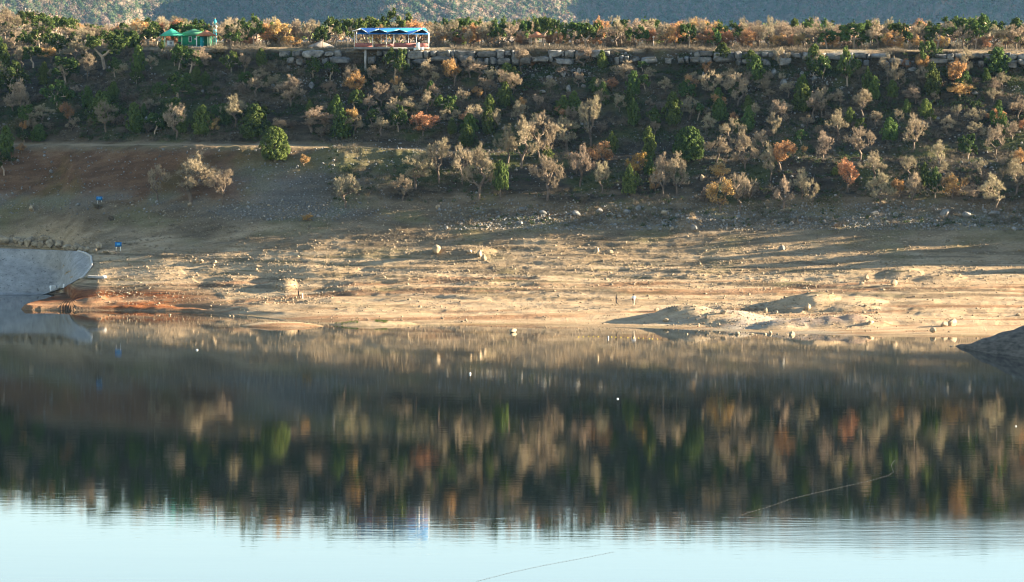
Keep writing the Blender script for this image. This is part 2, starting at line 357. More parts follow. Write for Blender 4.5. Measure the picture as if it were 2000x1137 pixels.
def gcol(px): return int(np.argmin(np.abs(GX - px)))
def at(px, py):
    """first ground point seen at a picture position"""
    c = gcol(px); i = np.argmax(PYP[4:, c] <= py) + 4
    y0, y1 = PYP[i - 1, c], PYP[i, c]; u = 0 if y0 == y1 else min(max((y0 - py) / (y0 - y1), 0), 1)
    p = P[i - 1, c] * (1 - u) + P[i, c] * u
    return Vector(((px - CX) * p[1] / F, p[1], p[2]))
def at_d(px, Y):
    """ground point at a column and distance"""
    c = gcol(px); i = int(np.clip(np.searchsorted(PD[:, c], Y), 1, nr - 1)); u = (Y - PD[i - 1, c]) / (PD[i, c] - PD[i - 1, c])
    return Vector(((px - CX) * Y / F, Y, float(PZ[i - 1, c] * (1 - u) + PZ[i, c] * u)))
def scale_at(p): return F / p.y                                   # picture px per metre

# ------------------------------------------------------------------ water
def water_mat():
    m, nt, b = nmat('lake water'); co = objco(nt)
    b.inputs['Base Color'].default_value = (0.003, 0.008, 0.008, 1); b.inputs['IOR'].default_value = 1.45
    b.inputs['Specular IOR Level'].default_value = 0.5
    mp = nt.nodes.new('ShaderNodeMapping'); nt.links.new(co, mp.inputs['Vector']); mp.inputs['Scale'].default_value = (0.012, 0.006, 1)
    patch = noise(nt, 1.0, 3, 0.55, mp.outputs['Vector'])
    # calm far water, a breath of wind on the near right
    sx = nt.nodes.new('ShaderNodeSeparateXYZ'); nt.links.new(co, sx.inputs[0])
    right = math_n(nt, 'SMOOTH_MIN', math_n(nt, 'MAXIMUM', math_n(nt, 'MULTIPLY_ADD', sx.outputs[0], 0.06, -1.1), 0.0), 1.0, 0.2)
    band = math_n(nt, 'POWER', 2.718, math_n(nt, 'MULTIPLY', math_n(nt, 'POWER', math_n(nt, 'DIVIDE', math_n(nt, 'SUBTRACT', sx.outputs[1], 487), 16), 2.0), -1.0))
    wind = math_n(nt, 'MULTIPLY', right, band)
    pr = ramp(nt, patch, [(0.35, (0.0, 0, 0)), (0.65, (1, 1, 1))])
    rough = math_n(nt, 'ADD', math_n(nt, 'MULTIPLY_ADD', pr, 0.008, 0.020), math_n(nt, 'MULTIPLY', wind, 0.05))
    nt.links.new(rough, b.inputs['Roughness'])
    m2 = nt.nodes.new('ShaderNodeMapping'); nt.links.new(co, m2.inputs['Vector']); m2.inputs['Scale'].default_value = (0.2, 1.15, 1)
    w1 = noise(nt, 0.9, 3, 0.5, m2.outputs['Vector'])
    w2 = noise(nt, 0.09, 2, 0.5, m2.outputs['Vector'])
    h = math_n(nt, 'MULTIPLY_ADD', w2, 1.5, w1)
    st = math_n(nt, 'MULTIPLY_ADD', wind, 0.006, 0.0034)
    hh = math_n(nt, 'MULTIPLY', h, st)
    bump(nt, b, hh, 1.0, 1.0)
    return m
M['water'] = water_mat()
wb = MB(); wb.add([(-420, -70, 0), (420, -70, 0), (420, 1040, 0), (-420, 1040, 0)], [(0, 1, 2, 3)])
tag(wb.build('lake_water', M['water']), kind='structure')

# near earth bank at the right edge of the lake
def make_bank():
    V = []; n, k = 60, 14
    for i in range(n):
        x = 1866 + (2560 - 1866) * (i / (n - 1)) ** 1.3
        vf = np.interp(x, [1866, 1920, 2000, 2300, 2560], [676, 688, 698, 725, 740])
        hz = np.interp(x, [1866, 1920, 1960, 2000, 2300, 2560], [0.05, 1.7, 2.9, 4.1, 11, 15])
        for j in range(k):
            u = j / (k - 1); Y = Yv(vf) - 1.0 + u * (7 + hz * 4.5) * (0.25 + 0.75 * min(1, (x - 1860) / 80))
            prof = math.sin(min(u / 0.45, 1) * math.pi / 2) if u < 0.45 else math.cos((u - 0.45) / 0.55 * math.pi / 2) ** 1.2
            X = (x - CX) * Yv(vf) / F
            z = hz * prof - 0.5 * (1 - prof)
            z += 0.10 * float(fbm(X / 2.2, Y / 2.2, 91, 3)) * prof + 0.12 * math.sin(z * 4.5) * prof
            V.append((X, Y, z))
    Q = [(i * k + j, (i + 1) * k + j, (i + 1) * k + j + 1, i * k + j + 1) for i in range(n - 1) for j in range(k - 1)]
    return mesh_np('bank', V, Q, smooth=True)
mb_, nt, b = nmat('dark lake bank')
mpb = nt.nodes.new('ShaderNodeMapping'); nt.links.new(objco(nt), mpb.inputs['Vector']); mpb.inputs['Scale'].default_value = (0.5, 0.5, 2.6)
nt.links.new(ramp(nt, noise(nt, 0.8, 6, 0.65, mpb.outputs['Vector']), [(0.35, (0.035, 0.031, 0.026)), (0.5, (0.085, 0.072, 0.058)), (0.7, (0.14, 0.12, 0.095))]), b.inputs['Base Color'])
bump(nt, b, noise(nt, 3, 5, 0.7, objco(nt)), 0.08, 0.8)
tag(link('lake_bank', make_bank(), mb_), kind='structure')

# ------------------------------------------------------------------ mountain behind, with its wood
def mountain_z(u, Y):
    uu = u + 60 * fbm(np.asarray(Y, float) / 150, np.asarray(u, float) / 220, 207, 4)
    y0 = np.interp(uu, [-1500, -200, 60, 400, 440, 770, 810, 1100, 1400, 1490, 1980, 2300, 3600], [7400, 7400, 7500, 8180, 8220, 7780, 7740, 8100, 8640, 8700, 7950, 7750, 7750])
    r = Y - y0
    X = (u - CX) * Y / F
    return 44 + 0.42 * np.maximum(r, 0) + 26 * fbm(X / 260, Y / 380, 201, 4) * sstep(0, 120, r)
mu = np.unique(np.concatenate([np.arange(-1400, 3401, 24.0), np.arange(380, 460, 6.0)])); mY = np.concatenate([np.arange(1850, 7300, 150.0), np.arange(7300, 9800, 26.0)])
MU, MY = np.meshgrid(mu, mY)
MZ = np.minimum(mountain_z(MU, MY), MY * 0.052 + 8 * fbm(MU / 60, MY / 60, 205, 3))
mids = np.arange(MU.size).reshape(MU.shape)
mm_, nt, b = nmat('mountain soil')
nt.links.new(ramp(nt, noise(nt, 0.08, 6, 0.7, objco(nt)), [(0.3, (0.06, 0.05, 0.03)), (0.55, (0.12, 0.09, 0.06)), (0.75, (0.2, 0.16, 0.12))]), b.inputs['Base Color'])
tag(link('mountain', mesh_np('mountain', np.stack([(MU - CX) * MY / F, MY, MZ], -1).reshape(-1, 3),
    np.stack([mids[:-1, :-1], mids[:-1, 1:], mids[1:, 1:], mids[1:, :-1]], -1).reshape(-1, 4), smooth=True), mm_), kind='structure')

# ------------------------------------------------------------------ leaf clouds
def unit(a): return a / (np.linalg.norm(a, axis=-1, keepdims=True) + 1e-9)
def leaf_quads(C, N, S, asp=1.0):
    """one small quad at each C with normal N, half size S"""
    n = len(C); N = unit(N); A = unit(np.cross(N, RNG.normal(size=(n, 3)))); B = np.cross(N, A)
    S = np.broadcast_to(np.asarray(S, float).reshape(-1, 1), (n, 1))
    V = np.stack([C - A * S - B * S * asp, C + A * S - B * S * asp * 0.6, C + A * S * 0.8 + B * S * asp, C - A * S * 0.7 + B * S * asp * 0.8], 1).reshape(-1, 3)
    return V, np.arange(4 * n).reshape(n, 4)
def slivers(C, D, L, w):
    """thin twig quads from C along D"""
    n = len(C); D = unit(D); A = unit(np.cross(D, RNG.normal(size=(n, 3))))
    L = np.broadcast_to(np.asarray(L, float).reshape(-1, 1), (n, 1))
    V = np.stack([C - A * w, C + A * w, C + D * L + A * w * 0.35, C + D * L - A * w * 0.35], 1).reshape(-1, 3)
    return V, np.arange(4 * n).reshape(n, 4)
def fib(n, rng):
    k = np.arange(n) + 0.5; ph = math.pi * (1 + 5 ** 0.5) * k; z = 1 - 2 * k / n; r = np.sqrt(1 - z * z)
    return np.stack([r * np.cos(ph), r * np.sin(ph), z], -1) + rng.normal(size=(n, 3)) * 0.12

def limb_mesh(name, segs):
    """segs: list of (p0, p1, r0, r1)"""
    b = MB()
    for p0, p1, r0, r1 in segs: b.tube(p0, p1, r0, r1, 6 if r0 > 0.012 else 4, cap=False)
    return mesh_np(name, b.V, b.Q, b.T, smooth=True)

def grow(points, start, rng, trunk_r):
    """join crown points to a trunk by nearest-node growth; returns limb segments and tip directions"""
    nodes = [np.array(s, float) for s in start]; par = list(range(-1, len(start) - 1))
    order = np.argsort(np.linalg.norm(points - nodes[-1], axis=1))
    for i in order:
        p = points[i]; A = np.array(nodes[max(0, len(start) - 2):]); d = np.linalg.norm(A - p, axis=1) + np.where(A[:, 2] > p[2] + 0.02, 0.25, 0)
        j = int(np.argmin(d)) + max(0, len(start) - 2); q = nodes[j]
        mid = (p + q) / 2 + rng.normal(size=3) * 0.015 + np.array([0, 0, -0.01])
        nodes.append(mid); par.append(j); nodes.append(p); par.append(len(nodes) - 2)
    cnt = np.ones(len(nodes))
    for i in range(len(nodes) - 1, 0, -1): cnt[par[i]] += cnt[i]
    R = trunk_r * (cnt / cnt[0]) ** 0.46
    segs = [(nodes[par[i]], nodes[i], max(R[par[i]] if par[i] < len(start) else R[i] * 1.15, 0.0022), max(R[i], 0.002)) for i in range(1, len(nodes))]
    return segs, np.array(nodes[len(start):]), start[-1]

def crown_points(rng, n, zlo, zc, rz, nclump, spread, flat=1.0):
    c = unit(rng.normal(size=(nclump, 3)) + np.array([0, 0, 0.25])) * rng.uniform(0.5, 1.05, (nclump, 1))
    k = rng.integers(0, nclump, n)
    q = c[k] + unit(rng.normal(size=(n, 3))) * rng.uniform(0, 1, (n, 1)) ** 0.5 * spread
    p = q * np.array([0.5, 0.5, rz * flat]) + np.array([0, 0, zc])
    return p[p[:, 2] > zlo]

def fit(Vs, h=1.0, w=1.0):
    """scale meshes together: foot at 0, height h, crown width w"""
    A = np.concatenate([v.reshape(-1, 3) for v in Vs]); top = np.percentile(A[:, 2], 99.7)
    r = np.percentile(np.hypot(A[:, 0], A[:, 1]), 97); s = np.array([w / 2 / r, w / 2 / r, h / top])
    return s

def rescale(me, s):
    n = len(me.vertices); a = np.empty(n * 3, np.float32); me.vertices.foreach_get('co', a)
    a = a.reshape(-1, 3) * s; me.vertices.foreach_set('co', a.ravel()); me.update(); return a

def make_oak(seed, leaf=None, multi=False, twigs=15, dense=1.0):
    rng = np.random.default_rng(seed); lean = rng.normal(size=2) * 0.05; th = rng.uniform(0.2, 0.32)
    start = [(0, 0, -0.04), (lean[0] * .4, lean[1] * .4, th * 0.55), (lean[0], lean[1], th)]
    pts = crown_points(rng, int(230 * dense), th * 1.05, 0.64, 0.37, int(rng.integers(9, 15)), 0.40)
    segs, nodes, fork = grow(pts, start, rng, 0.04)
    n = len(nodes); base = np.repeat(nodes, twigs, 0)
    D = unit(base - np.array(fork)) * 0.7 + rng.normal(size=base.shape) * 0.75 + np.array([0, 0, 0.25])
    V, Q = slivers(base + rng.normal(size=base.shape) * 0.012, D, rng.uniform(0.03, 0.085, len(base)), 0.0027)
    crown = mesh_np('crown', V, Q)
    if leaf:
        m = nodes[rng.random(n) < 0.8]; b2 = np.repeat(m, 11, 0) + rng.normal(size=(len(m) * 11, 3)) * 0.032
        V2, Q2 = leaf_quads(b2, unit(b2 - np.array([0, 0, 0.45])) + rng.normal(size=b2.shape) * 0.7, rng.uniform(0.008, 0.018, len(b2)), 1.0)
        crown = mesh_np('crown', np.concatenate([V, V2]), np.concatenate([Q, Q2 + len(V)]))
        crown.materials.append(M['twig']); crown.materials.append(leaf)
        mi = np.zeros(len(crown.polygons), np.int32); mi[len(Q):] = 1; crown.polygons.foreach_set('material_index', mi)
    else: crown.materials.append(M['twig'])
    trunk = limb_mesh('trunk', segs)
    a = np.empty(len(crown.vertices) * 3, np.float32); crown.vertices.foreach_get('co', a)
    s = fit([a]); rescale(crown, s); rescale(trunk, s); trunk.materials.append(M['bark'])
    return trunk, crown

def clumps(cent, rad, out, per, leaf, rng, mat, z0=None):
    """tufts: leaves over small lumps around each centre, facing outward"""
    n = len(cent); o = unit(np.repeat(out, per, 0) * 0.9 + rng.normal(size=(n * per, 3)) * 0.75)
    C = np.repeat(cent, per, 0) + o * np.repeat(rad, per)[:, None] * rng.uniform(0.45, 1.05, (n * per, 1))
    return leaf_quads(C, o + rng.normal(size=C.shape) * 0.45, rng.uniform(0.6, 1.3, n * per) * leaf, 1.15)

def make_juniper(seed, shape='cone'):
    rng = np.random.default_rng(seed); n = 95 if shape != 'dome' else 190; per = 64; lf = 0.016 if shape != 'dome' else 0.0125
    t = (np.arange(n) + 0.5) / n; ph = np.arange(n) * 2.39996 + rng.normal(size=n) * 0.3
    if shape == 'cone': R = 0.5 * np.sqrt(np.clip(1 - t, 0, 1)) * (0.55 + 0.45 * np.sin(np.clip(t * 2.6, 0, math.pi / 2)))
    elif shape == 'column': R = 0.5 * np.clip(1 - t ** 2.2, 0, 1) * (0.7 + 0.3 * np.sin(np.clip(t * 4, 0, math.pi / 2)))
    else: R = 0.5 * np.sqrt(np.clip(1 - np.clip((t - 0.35) / 0.65, -1, 1) ** 2, 0, 1)) * (0.82 + 0.18 * np.clip(t / 0.2, 0, 1))
    zlo = 0.05 if shape != 'stem' else 0.3
    lump = 1 + (0.34 if shape != 'dome' else 0.10) * rng.normal(size=n); z = zlo + t * (0.93 - zlo) + rng.normal(size=n) * 0.012
    rr = np.clip(R * lump, 0.02, 0.62) * 0.82; cent = np.stack([rr * np.cos(ph), rr * np.sin(ph), z], -1)
    out = unit(np.stack([np.cos(ph), np.sin(ph), 0.25 + 0.9 * t], -1))
    rad = rng.uniform(0.07, 0.13, n) * (1.15 - 0.5 * t)
    V, Q = clumps(cent, rad * (1 if shape != 'dome' else 0.75), out, per, lf, rng, None)
    # inner foliage that stops the light
    m = 700; tt = rng.random(m); a = rng.uniform(0, 2 * math.pi, m); r0 = np.interp(tt, t, R) * rng.uniform(0.2, 0.68, m)
    C = np.stack([r0 * np.cos(a), r0 * np.sin(a), zlo + tt * (0.88 - zlo)], -1)
    V2, Q2 = leaf_quads(C, rng.normal(size=C.shape), 0.045)
    crown = mesh_np('crown', np.concatenate([V, V2]), np.concatenate([Q, Q2 + len(V)])); crown.materials.append(M['juniper'])
    s = fit([V]); rescale(crown, s)
    b = MB(); b.tube((0, 0, -0.04), (0.01, 0, 0.3), 0.045, 0.03, 6, False); b.tube((0.01, 0, 0.3), (0, 0, 0.75), 0.03, 0.01, 5, False)
    trunk = mesh_np('trunk', b.V, b.Q, b.T, True); trunk.materials.append(M['bark'])
    return trunk, crown

def make_pine(seed, umbrella=True):
    rng = np.random.default_rng(seed); th = rng.uniform(0.34, 0.45) if umbrella else 0.22
    lean = rng.normal(size=2) * 0.03
    start = [(0, 0, -0.04), (lean[0] * .6, lean[1] * .6, th * 0.6), (lean[0], lean[1], th)]
    pts = crown_points(rng, 46, th * 1.02, 0.68 if umbrella else 0.6, 0.32 if umbrella else 0.4, 9, 0.42)
    segs, nodes, fork = grow(pts, start, rng, 0.04)
    tips = nodes[1::2]; out = unit(tips - np.array([0, 0, 0.55])); rad = rng.uniform(0.07, 0.12, len(tips))
    V, Q = clumps(tips, rad, unit(out + np.array([0, 0, 0.4])), 120, 0.0135, rng, None)
    C = np.repeat(tips, 8, 0) + rng.normal(size=(len(tips) * 8, 3)) * 0.05
    V2, Q2 = leaf_quads(C, rng.normal(size=C.shape), 0.04)
    crown = mesh_np('crown', np.concatenate([V, V2]), np.concatenate([Q, Q2 + len(V)])); crown.materials.append(M['pine'])
    s = fit([V]); rescale(crown, s); trunk = limb_mesh('trunk', segs); rescale(trunk, s); trunk.materials.append(M['pale_bark'])
    return trunk, crown

def make_shrub(seed, mat):
    rng = np.random.default_rng(seed); segs = []; tips = []
    for k in range(9):
        a = rng.uniform(0, 2 * math.pi); e = rng.uniform(0.3, 1.2); L = rng.uniform(0.5, 0.85)
        p = np.array([math.cos(a) * math.cos(e) * 0.5, math.sin(a) * math.cos(e) * 0.5, math.sin(e)]) * L
        segs.append(((0, 0, -0.05), tuple(p * 0.55), 0.02, 0.012)); segs.append((tuple(p * 0.55), tuple(p), 0.012, 0.006))
        for q in range(7): tips.append(p * rng.uniform(0.5, 1.05) + rng.normal(size=3) * 0.08)
    tips = np.array(tips); tips[:, 2] = np.abs(tips[:, 2]); base = np.repeat(tips, 16, 0)
    V, Q = slivers(base, unit(base) + rng.normal(size=base.shape) * 0.7, rng.uniform(0.08, 0.2, len(base)), 0.009)
    crown = mesh_np('twigs', V, Q); crown.materials.append(mat)
    stem = limb_mesh('stem', segs); s = fit([V]); rescale(crown, s); rescale(stem, s); stem.materials.append(M['bark'])
    return stem, crown

KIT = {
 'oak': [make_oak(100 + i) for i in range(7)],
 'copper': [make_oak(200 + i, M['copper'], twigs=6, dense=0.9) for i in range(4)],
 'gold': [make_oak(230, M['gold'], twigs=3, dense=0.9)],
 'juniper': [make_juniper(300 + i) for i in range(4)],
 'column': [make_juniper(320 + i, 'column') for i in range(3)],
 'dome': [make_juniper(340, 'dome')],
 'stem': [make_juniper(345, 'stem')],
 'pine': [make_pine(400 + i) for i in range(4)],
 'bushpine': [make_pine(420 + i, False) for i in range(3)],
 'shrub': [make_shrub(500 + i, M['brush']) for i in range(3)],
 'tumble': [make_shrub(520, M['copper'])],
}
NAMES = {'oak': ('bare_oak_tree', 'tree'), 'copper': ('copper_oak_tree', 'tree'), 'gold': ('golden_oak_tree', 'tree'),
 'juniper': ('juniper_tree', 'juniper'), 'column': ('juniper_tree', 'juniper'), 'dome': ('juniper_tree', 'juniper'), 'stem': ('slender_juniper', 'juniper'),
 'pine': ('pine_tree', 'pine'), 'bushpine': ('pine_tree', 'pine'), 'shrub': ('bare_shrub', 'shrub'), 'tumble': ('orange_bush', 'bush')}
PLANTS = []          # (object, kind, px, py, height px, width px, on plateau)
def plant(kind, px, py, h, w, pos=None, label=None, shrink=1.0):
    p = at(px, py) if pos is None else pos; s = scale_at(p)
    a, c = KIT[kind][len(PLANTS) % len(KIT[kind])]
    nm, cat = NAMES[kind]
    r = empty(nm, p, random.uniform(0, 6.283), None, cat)
    r.scale = (w / s, w / s, h / s)
    link('stem' if kind in ('shrub', 'tumble') else 'trunk', a, None, r); link('twigs' if kind in ('shrub', 'tumble') else 'crown', c, None, r)
    if label: r['label'] = label
    PLANTS.append([r, kind, px, py, h, w, pos is not None]); return r

# ------------------------------------------------------------------ the trees of the slope: x, base y, height, width (picture px), read off the photograph
o, c, j, k, d, s_, h_, g, bp, pn = 'oak', 'copper', 'juniper', 'column', 'dome', 'shrub', 'tumble', 'gold', 'bushpine', 'pine'
SLOPE = [
 (12,302,54,34,j),(8,342,44,40,bp),(46,262,30,22,c),(47,278,22,28,bp),(76,277,33,32,j),(42,300,20,22,c),(112,212,54,62,bp),(198,242,62,58,j),
 (25,218,34,38,o),(52,208,26,15,o),(133,247,46,30,c),(82,240,36,48,o),(262,256,54,34,j),(345,271,67,64,o),(292,222,28,36,o),(395,264,56,46,j),
 (302,266,44,42,bp),(460,247,60,60,o),(497,270,64,56,j),(350,206,62,60,bp),(401,170,30,24,k),(452,142,40,44,bp),(205,135,72,84,pn),(128,165,52,58,bp),
 (25,192,70,72,bp),(65,132,40,48,bp),(100,122,30,56,c),(238,152,28,42,o),(330,116,22,44,s_),(420,110,24,46,o),(385,116,20,36,s_),(316,96,18,14,j),(362,106,16,20,j),
 (537,314,64,55,d),(508,240,32,42,bp),(605,224,28,18,k),(610,258,48,78,o),(668,270,58,42,k),(692,252,40,34,c),(568,207,58,54,o),(645,192,34,34,o),
 (695,192,52,44,c),(745,208,46,46,o),(792,238,46,62,o),(826,264,44,58,c),(745,264,36,48,o),(868,234,46,52,bp),(880,242,32,42,o),(925,252,46,50,o),
 (965,258,44,38,o),(934,198,28,24,c),(990,192,54,48,o),(990,154,30,32,j),(986,208,46,32,j),(912,287,43,34,j),(772,162,66,48,bp),(730,163,34,34,o),
 (830,162,46,42,o),(935,152,30,54,o),(866,124,28,38,o),(612,152,40,38,bp),(590,128,24,34,s_),(675,406,64,62,o),(786,393,50,42,o),(812,368,72,66,o),
 (858,356,84,62,o),(903,359,76,42,o),(935,388,104,64,o),(977,389,72,30,'stem'),(594,326,24,20,c),(308,390,66,46,o),(374,394,92,92,o),(435,399,66,48,o),
 (992,318,72,52,o),(1018,328,98,62,o),(1054,312,84,62,o),(1067,310,24,28,j),(1069,390,84,64,o),(1107,294,64,52,o),(1155,288,98,56,o),(1132,364,80,52,o),
 (1174,328,50,54,c),(1195,300,42,25,k),(1176,377,60,42,o),(1238,347,48,44,g),(1230,380,57,34,k),(1268,342,36,26,j),(1280,377,44,26,c),(1295,384,82,46,o),
 (1322,380,80,54,o),(1345,314,64,60,d),(1267,312,62,32,j),(1407,414,64,60,c),(1405,354,36,44,c),(1400,318,50,52,o),(1456,332,70,50,o),(1430,297,64,54,o),
 (1445,412,72,52,o),(1140,398,20,22,s_),(1004,168,36,26,j),(1018,142,48,34,o),(1038,135,22,18,c),(1176,133,34,22,j),(1225,164,44,62,o),(1237,188,48,30,j),
 (1195,178,26,32,c),(1270,158,26,24,o),(1348,178,32,32,c),(1341,200,42,46,bp),(1300,183,32,28,o),(1412,120,36,36,j),(1466,133,34,32,j),(1440,208,62,56,o),
 (1405,238,44,36,j),(1314,244,62,40,j),(1237,246,52,26,k),(1276,251,36,36,bp),(1100,228,40,32,j),(1095,236,30,34,c),(1210,218,34,30,o),(1346,234,44,42,o),
 (1470,243,40,42,o),(1436,243,24,18,c),(1655,168,74,46,bp),(1695,188,56,26,k),(1570,218,52,44,j),(1605,228,56,42,o),(1641,208,34,30,o),(1686,230,54,50,o),
 (1635,274,60,44,o),(1526,228,32,44,o),(1511,273,52,32,o),(1866,168,52,40,c),(1876,194,34,54,c),(1890,154,60,28,o),(1821,188,64,40,j),(1948,144,50,50,j),
 (1958,173,32,34,o),(1735,164,60,38,o),(1770,135,20,18,c),(1756,174,38,34,o),(1788,202,36,42,o),(1808,228,34,28,j),(1771,222,28,17,j),(1951,222,26,20,j),
 (1948,243,30,42,c),(1905,248,36,42,o),(1525,138,44,32,o),(1600,138,38,28,o),(1711,248,30,34,o),(1738,275,44,36,j),(1565,284,30,25,bp),(1608,314,56,42,o),
 (1680,314,64,56,o),(1525,333,56,54,c),(1505,352,72,32,o),(1656,374,64,42,c),(1706,352,56,56,o),(1720,405,70,50,o),(1785,292,68,52,o),(1776,347,42,36,o),
 (1806,362,44,23,k),(1826,387,58,40,bp),(1785,405,66,42,o),(1860,387,46,52,c),(1840,358,44,42,o),(1835,323,48,34,o),(1890,314,50,42,bp),(1945,303,58,46,o),
 (1943,411,70,56,o),(1984,382,70,50,o),(1566,388,58,46,o),(1530,408,62,38,o),(1586,405,54,32,o),(1976,273,36,42,o),(1906,273,34,40,o),(1570,302,18,15,c),
 (1630,342,14,18,j),(1268,214,22,18,o),(1060,262,44,42,o),(1012,238,40,40,o),(1126,340,30,26,o),(1485,300,44,34,o),(1380,262,40,34,o),(1050,215,30,28,o),
 (720,220,34,32,o),(845,205,40,36,o),(900,208,36,34,o),(650,230,30,30,j),(535,180,34,36,o),(480,175,34,40,bp),(545,262,30,34,o),(780,195,34,30,o),(700,165,26,26,o),
 (960,165,34,30,o),(1075,180,26,26,o),(1130,170,28,28,o),(1490,182,30,30,o),(1540,190,30,30,o),(1440,262,30,26,j),(1990,330,40,30,c),(1915,345,36,30,o),(1960,262,30,26,j),
 (1755,240,26,24,o),(1850,262,36,34,o),(1870,235,30,26,o),(1575,250,26,28,o),(1660,240,30,22,j),(1465,385,36,34,s_),(1380,395,30,30,s_),(1755,385,34,30,c),(1900,395,34,36,o)]
for x, y, h, w, kd in SLOPE: plant(kd, x, y, h * 1.04, w * 1.08)
plant('tumble', 600, 432, 17, 23); plant('shrub', 192, 409, 13, 30); plant('shrub', 216, 431, 12, 16); plant('shrub', 1634, 447, 12, 18)
# the dim, close growth between them on the upper slope
taken = [(x, y, w) for x, y, h, w, kd in SLOPE]
tries = 0; n_fill = 0
while n_fill < 210 and tries < 20000:
    tries += 1
    x = random.uniform(-40, 2040); y = random.uniform(128, 272)
    if x < 560 and y > 262: continue
    if 1000 < x < 1130 and 110 < y < 205 and random.random() < 0.7: continue
    if min(abs(x - a) / 22 + abs(y - b) / 17 for a, b, _ in taken) < 0.62: continue
    dim = x < 560
    kd = random.choices([o, 'shrub', j, bp, c], [2.7, 3.2, 2.4 if dim else 2.4, 2.6 if dim else 1.9, 0.5])[0]
    w = random.uniform(20, 50); h = w * random.uniform(0.8, 1.25)
    if kd == 'shrub': w, h = w * 0.8, h * 0.45
    if kd in (j,): w *= 0.72
    taken.append((x, y, w)); plant(kd, x, y, h, w); n_fill += 1

# ------------------------------------------------------------------ the wood on the flat top
EDGE = lambda px: float(ctrl[19, gcol(px), 1])
def top_plant(kd, px, back, h, w):
    Y = Yv(EDGE(px)) + back; p = at_d(px, Y); py = YH + (HC - p.z) * F / Y
    plant(kd, px, py, h, w, pos=p)
TOP = [  # x, metres behind the edge, height, width, kind
 (290,3,36,58,pn),(495,4,60,44,pn),(545,8,50,60,c),(520,7,44,40,c),(575,12,48,56,o),(628,12,34,40,pn),(655,14,54,60,pn),(690,24,50,40,o),(720,20,56,60,pn),(770,26,68,60,pn),
 (740,14,40,34,c),(765,16,44,36,o),(800,18,50,46,c),(815,22,46,40,o),(850,8,44,50,o),(885,10,50,52,o),(868,16,52,40,pn),(915,6,34,26,o),(925,10,44,40,c),(900,14,52,40,pn),
 (955,7,46,52,o),(975,9,52,50,pn),(1000,6,46,40,o),(1020,14,48,46,pn),(1010,3,24,22,c),(1078,9,52,34,bp),(1090,3,30,24,c),(1118,5,46,60,pn),(1145,3,44,60,pn),(1160,12,48,40,pn),
 (1183,2,38,40,o),(1205,6,46,40,o),(1215,9,50,40,bp),(1249,1,40,40,pn),(1262,6,48,44,o),(1240,12,52,46,o),(1275,4,34,30,c),(1300,5,44,36,o),(1318,3,46,40,c),(1347,3,44,42,pn),(1375,3,34,50,c),(1370,9,46,46,o),
 (1395,2,36,34,bp),(1400,10,48,40,c),(1425,5,32,40,c),(1430,9,48,54,pn),(1460,4,36,36,c),(1450,11,48,48,o),(1480,8,50,46,o),(1500,5,44,44,o),(1520,3,28,36,c),(1545,3,26,18,c),(1535,10,46,50,o),(1570,6,44,44,o),(1560,3,28,30,c),
 (1590,5,46,60,o),(1615,4,36,40,bp),(1636,3,24,16,c),(1635,10,44,40,o),(1668,6,46,62,bp),(1715,4,54,50,o),(1745,3,34,44,c),(1700,9,50,48,pn),(1755,8,48,48,pn),(1775,3,32,26,bp),(1760,2,16,16,c),
 (1795,5,46,40,o),(1790,2,24,24,c),(1830,5,44,56,pn),(1845,2,24,22,c),(1850,10,50,44,o),(1885,6,44,46,o),(1905,5,50,44,pn),(1880,12,58,54,pn),(1930,14,62,60,pn),(1940,5,44,50,o),(1965,5,42,46,o),(1930,3,26,26,c),(1985,4,44,44,o),(1990,10,44,40,pn),
 (2010,6,46,50,o),(2035,9,48,50,c),(450,8,40,26,bp),(470,10,46,44,o),(440,14,50,46,o),(455,5,26,34,bp),(400,16,40,44,pn),(372,14,40,40,pn),(350,15,44,42,pn),(335,18,50,50,c),(305,12,42,46,pn),(385,24,50,40,bp),(420,20,44,40,o),(270,10,44,46,o),(275,16,52,50,c)]
for x, b_, h, w, kd in TOP: top_plant(kd, x, b_, h * 1.08, w * 1.08)
used = [(at_d(x, Yv(EDGE(x)) + b_).x, b_, 0) for x, b_, h, w, kd in TOP]
n_fill = tries = 0
while n_fill < 105 and tries < 8000:
    tries += 1
    px = random.uniform(255, 2040); back = 9 + 62 * random.random() ** 1.15
    X = at_d(px, Yv(EDGE(px)) + back).x
    if 300 < px < 432 and back < 17: continue
    if 596 < px < 655 and back < 12: continue
    if 685 < px < 842 and back < 15: continue
    if 1028 < px < 1070 and back < 11: continue
    if min(math.hypot(X - a, (back - b_) * 0.8) for a, b_, _ in used) < 3.0: continue
    kd = random.choices([o, c, pn, bp, j], [5, 1.3, 3, 1.0, 0.7])[0]
    w = random.uniform(36, 62); h = random.uniform(46, 60)
    used.append((X, back, 0)); top_plant(kd, px, back, h, w); n_fill += 1
n_fill = tries = 0
while n_fill < 60 and tries < 8000:
    tries += 1
    px = random.uniform(440, 2040); back = random.uniform(4.5, 16); X = at_d(px, Yv(EDGE(px)) + back).x
    if (596 < px < 660 and back < 11) or (685 < px < 842) or (1028 < px < 1072 and back < 10): continue
    if min(math.hypot(X - a, back - b_) for a, b_, _ in used) < 1.9: continue
    kd = random.choices(['shrub', c, bp], [4, 3, 1.5])[0]; w = random.uniform(24, 40)
    used.append((X, back, 0)); top_plant(kd, px, back, random.uniform(18, 30), w); n_fill += 1
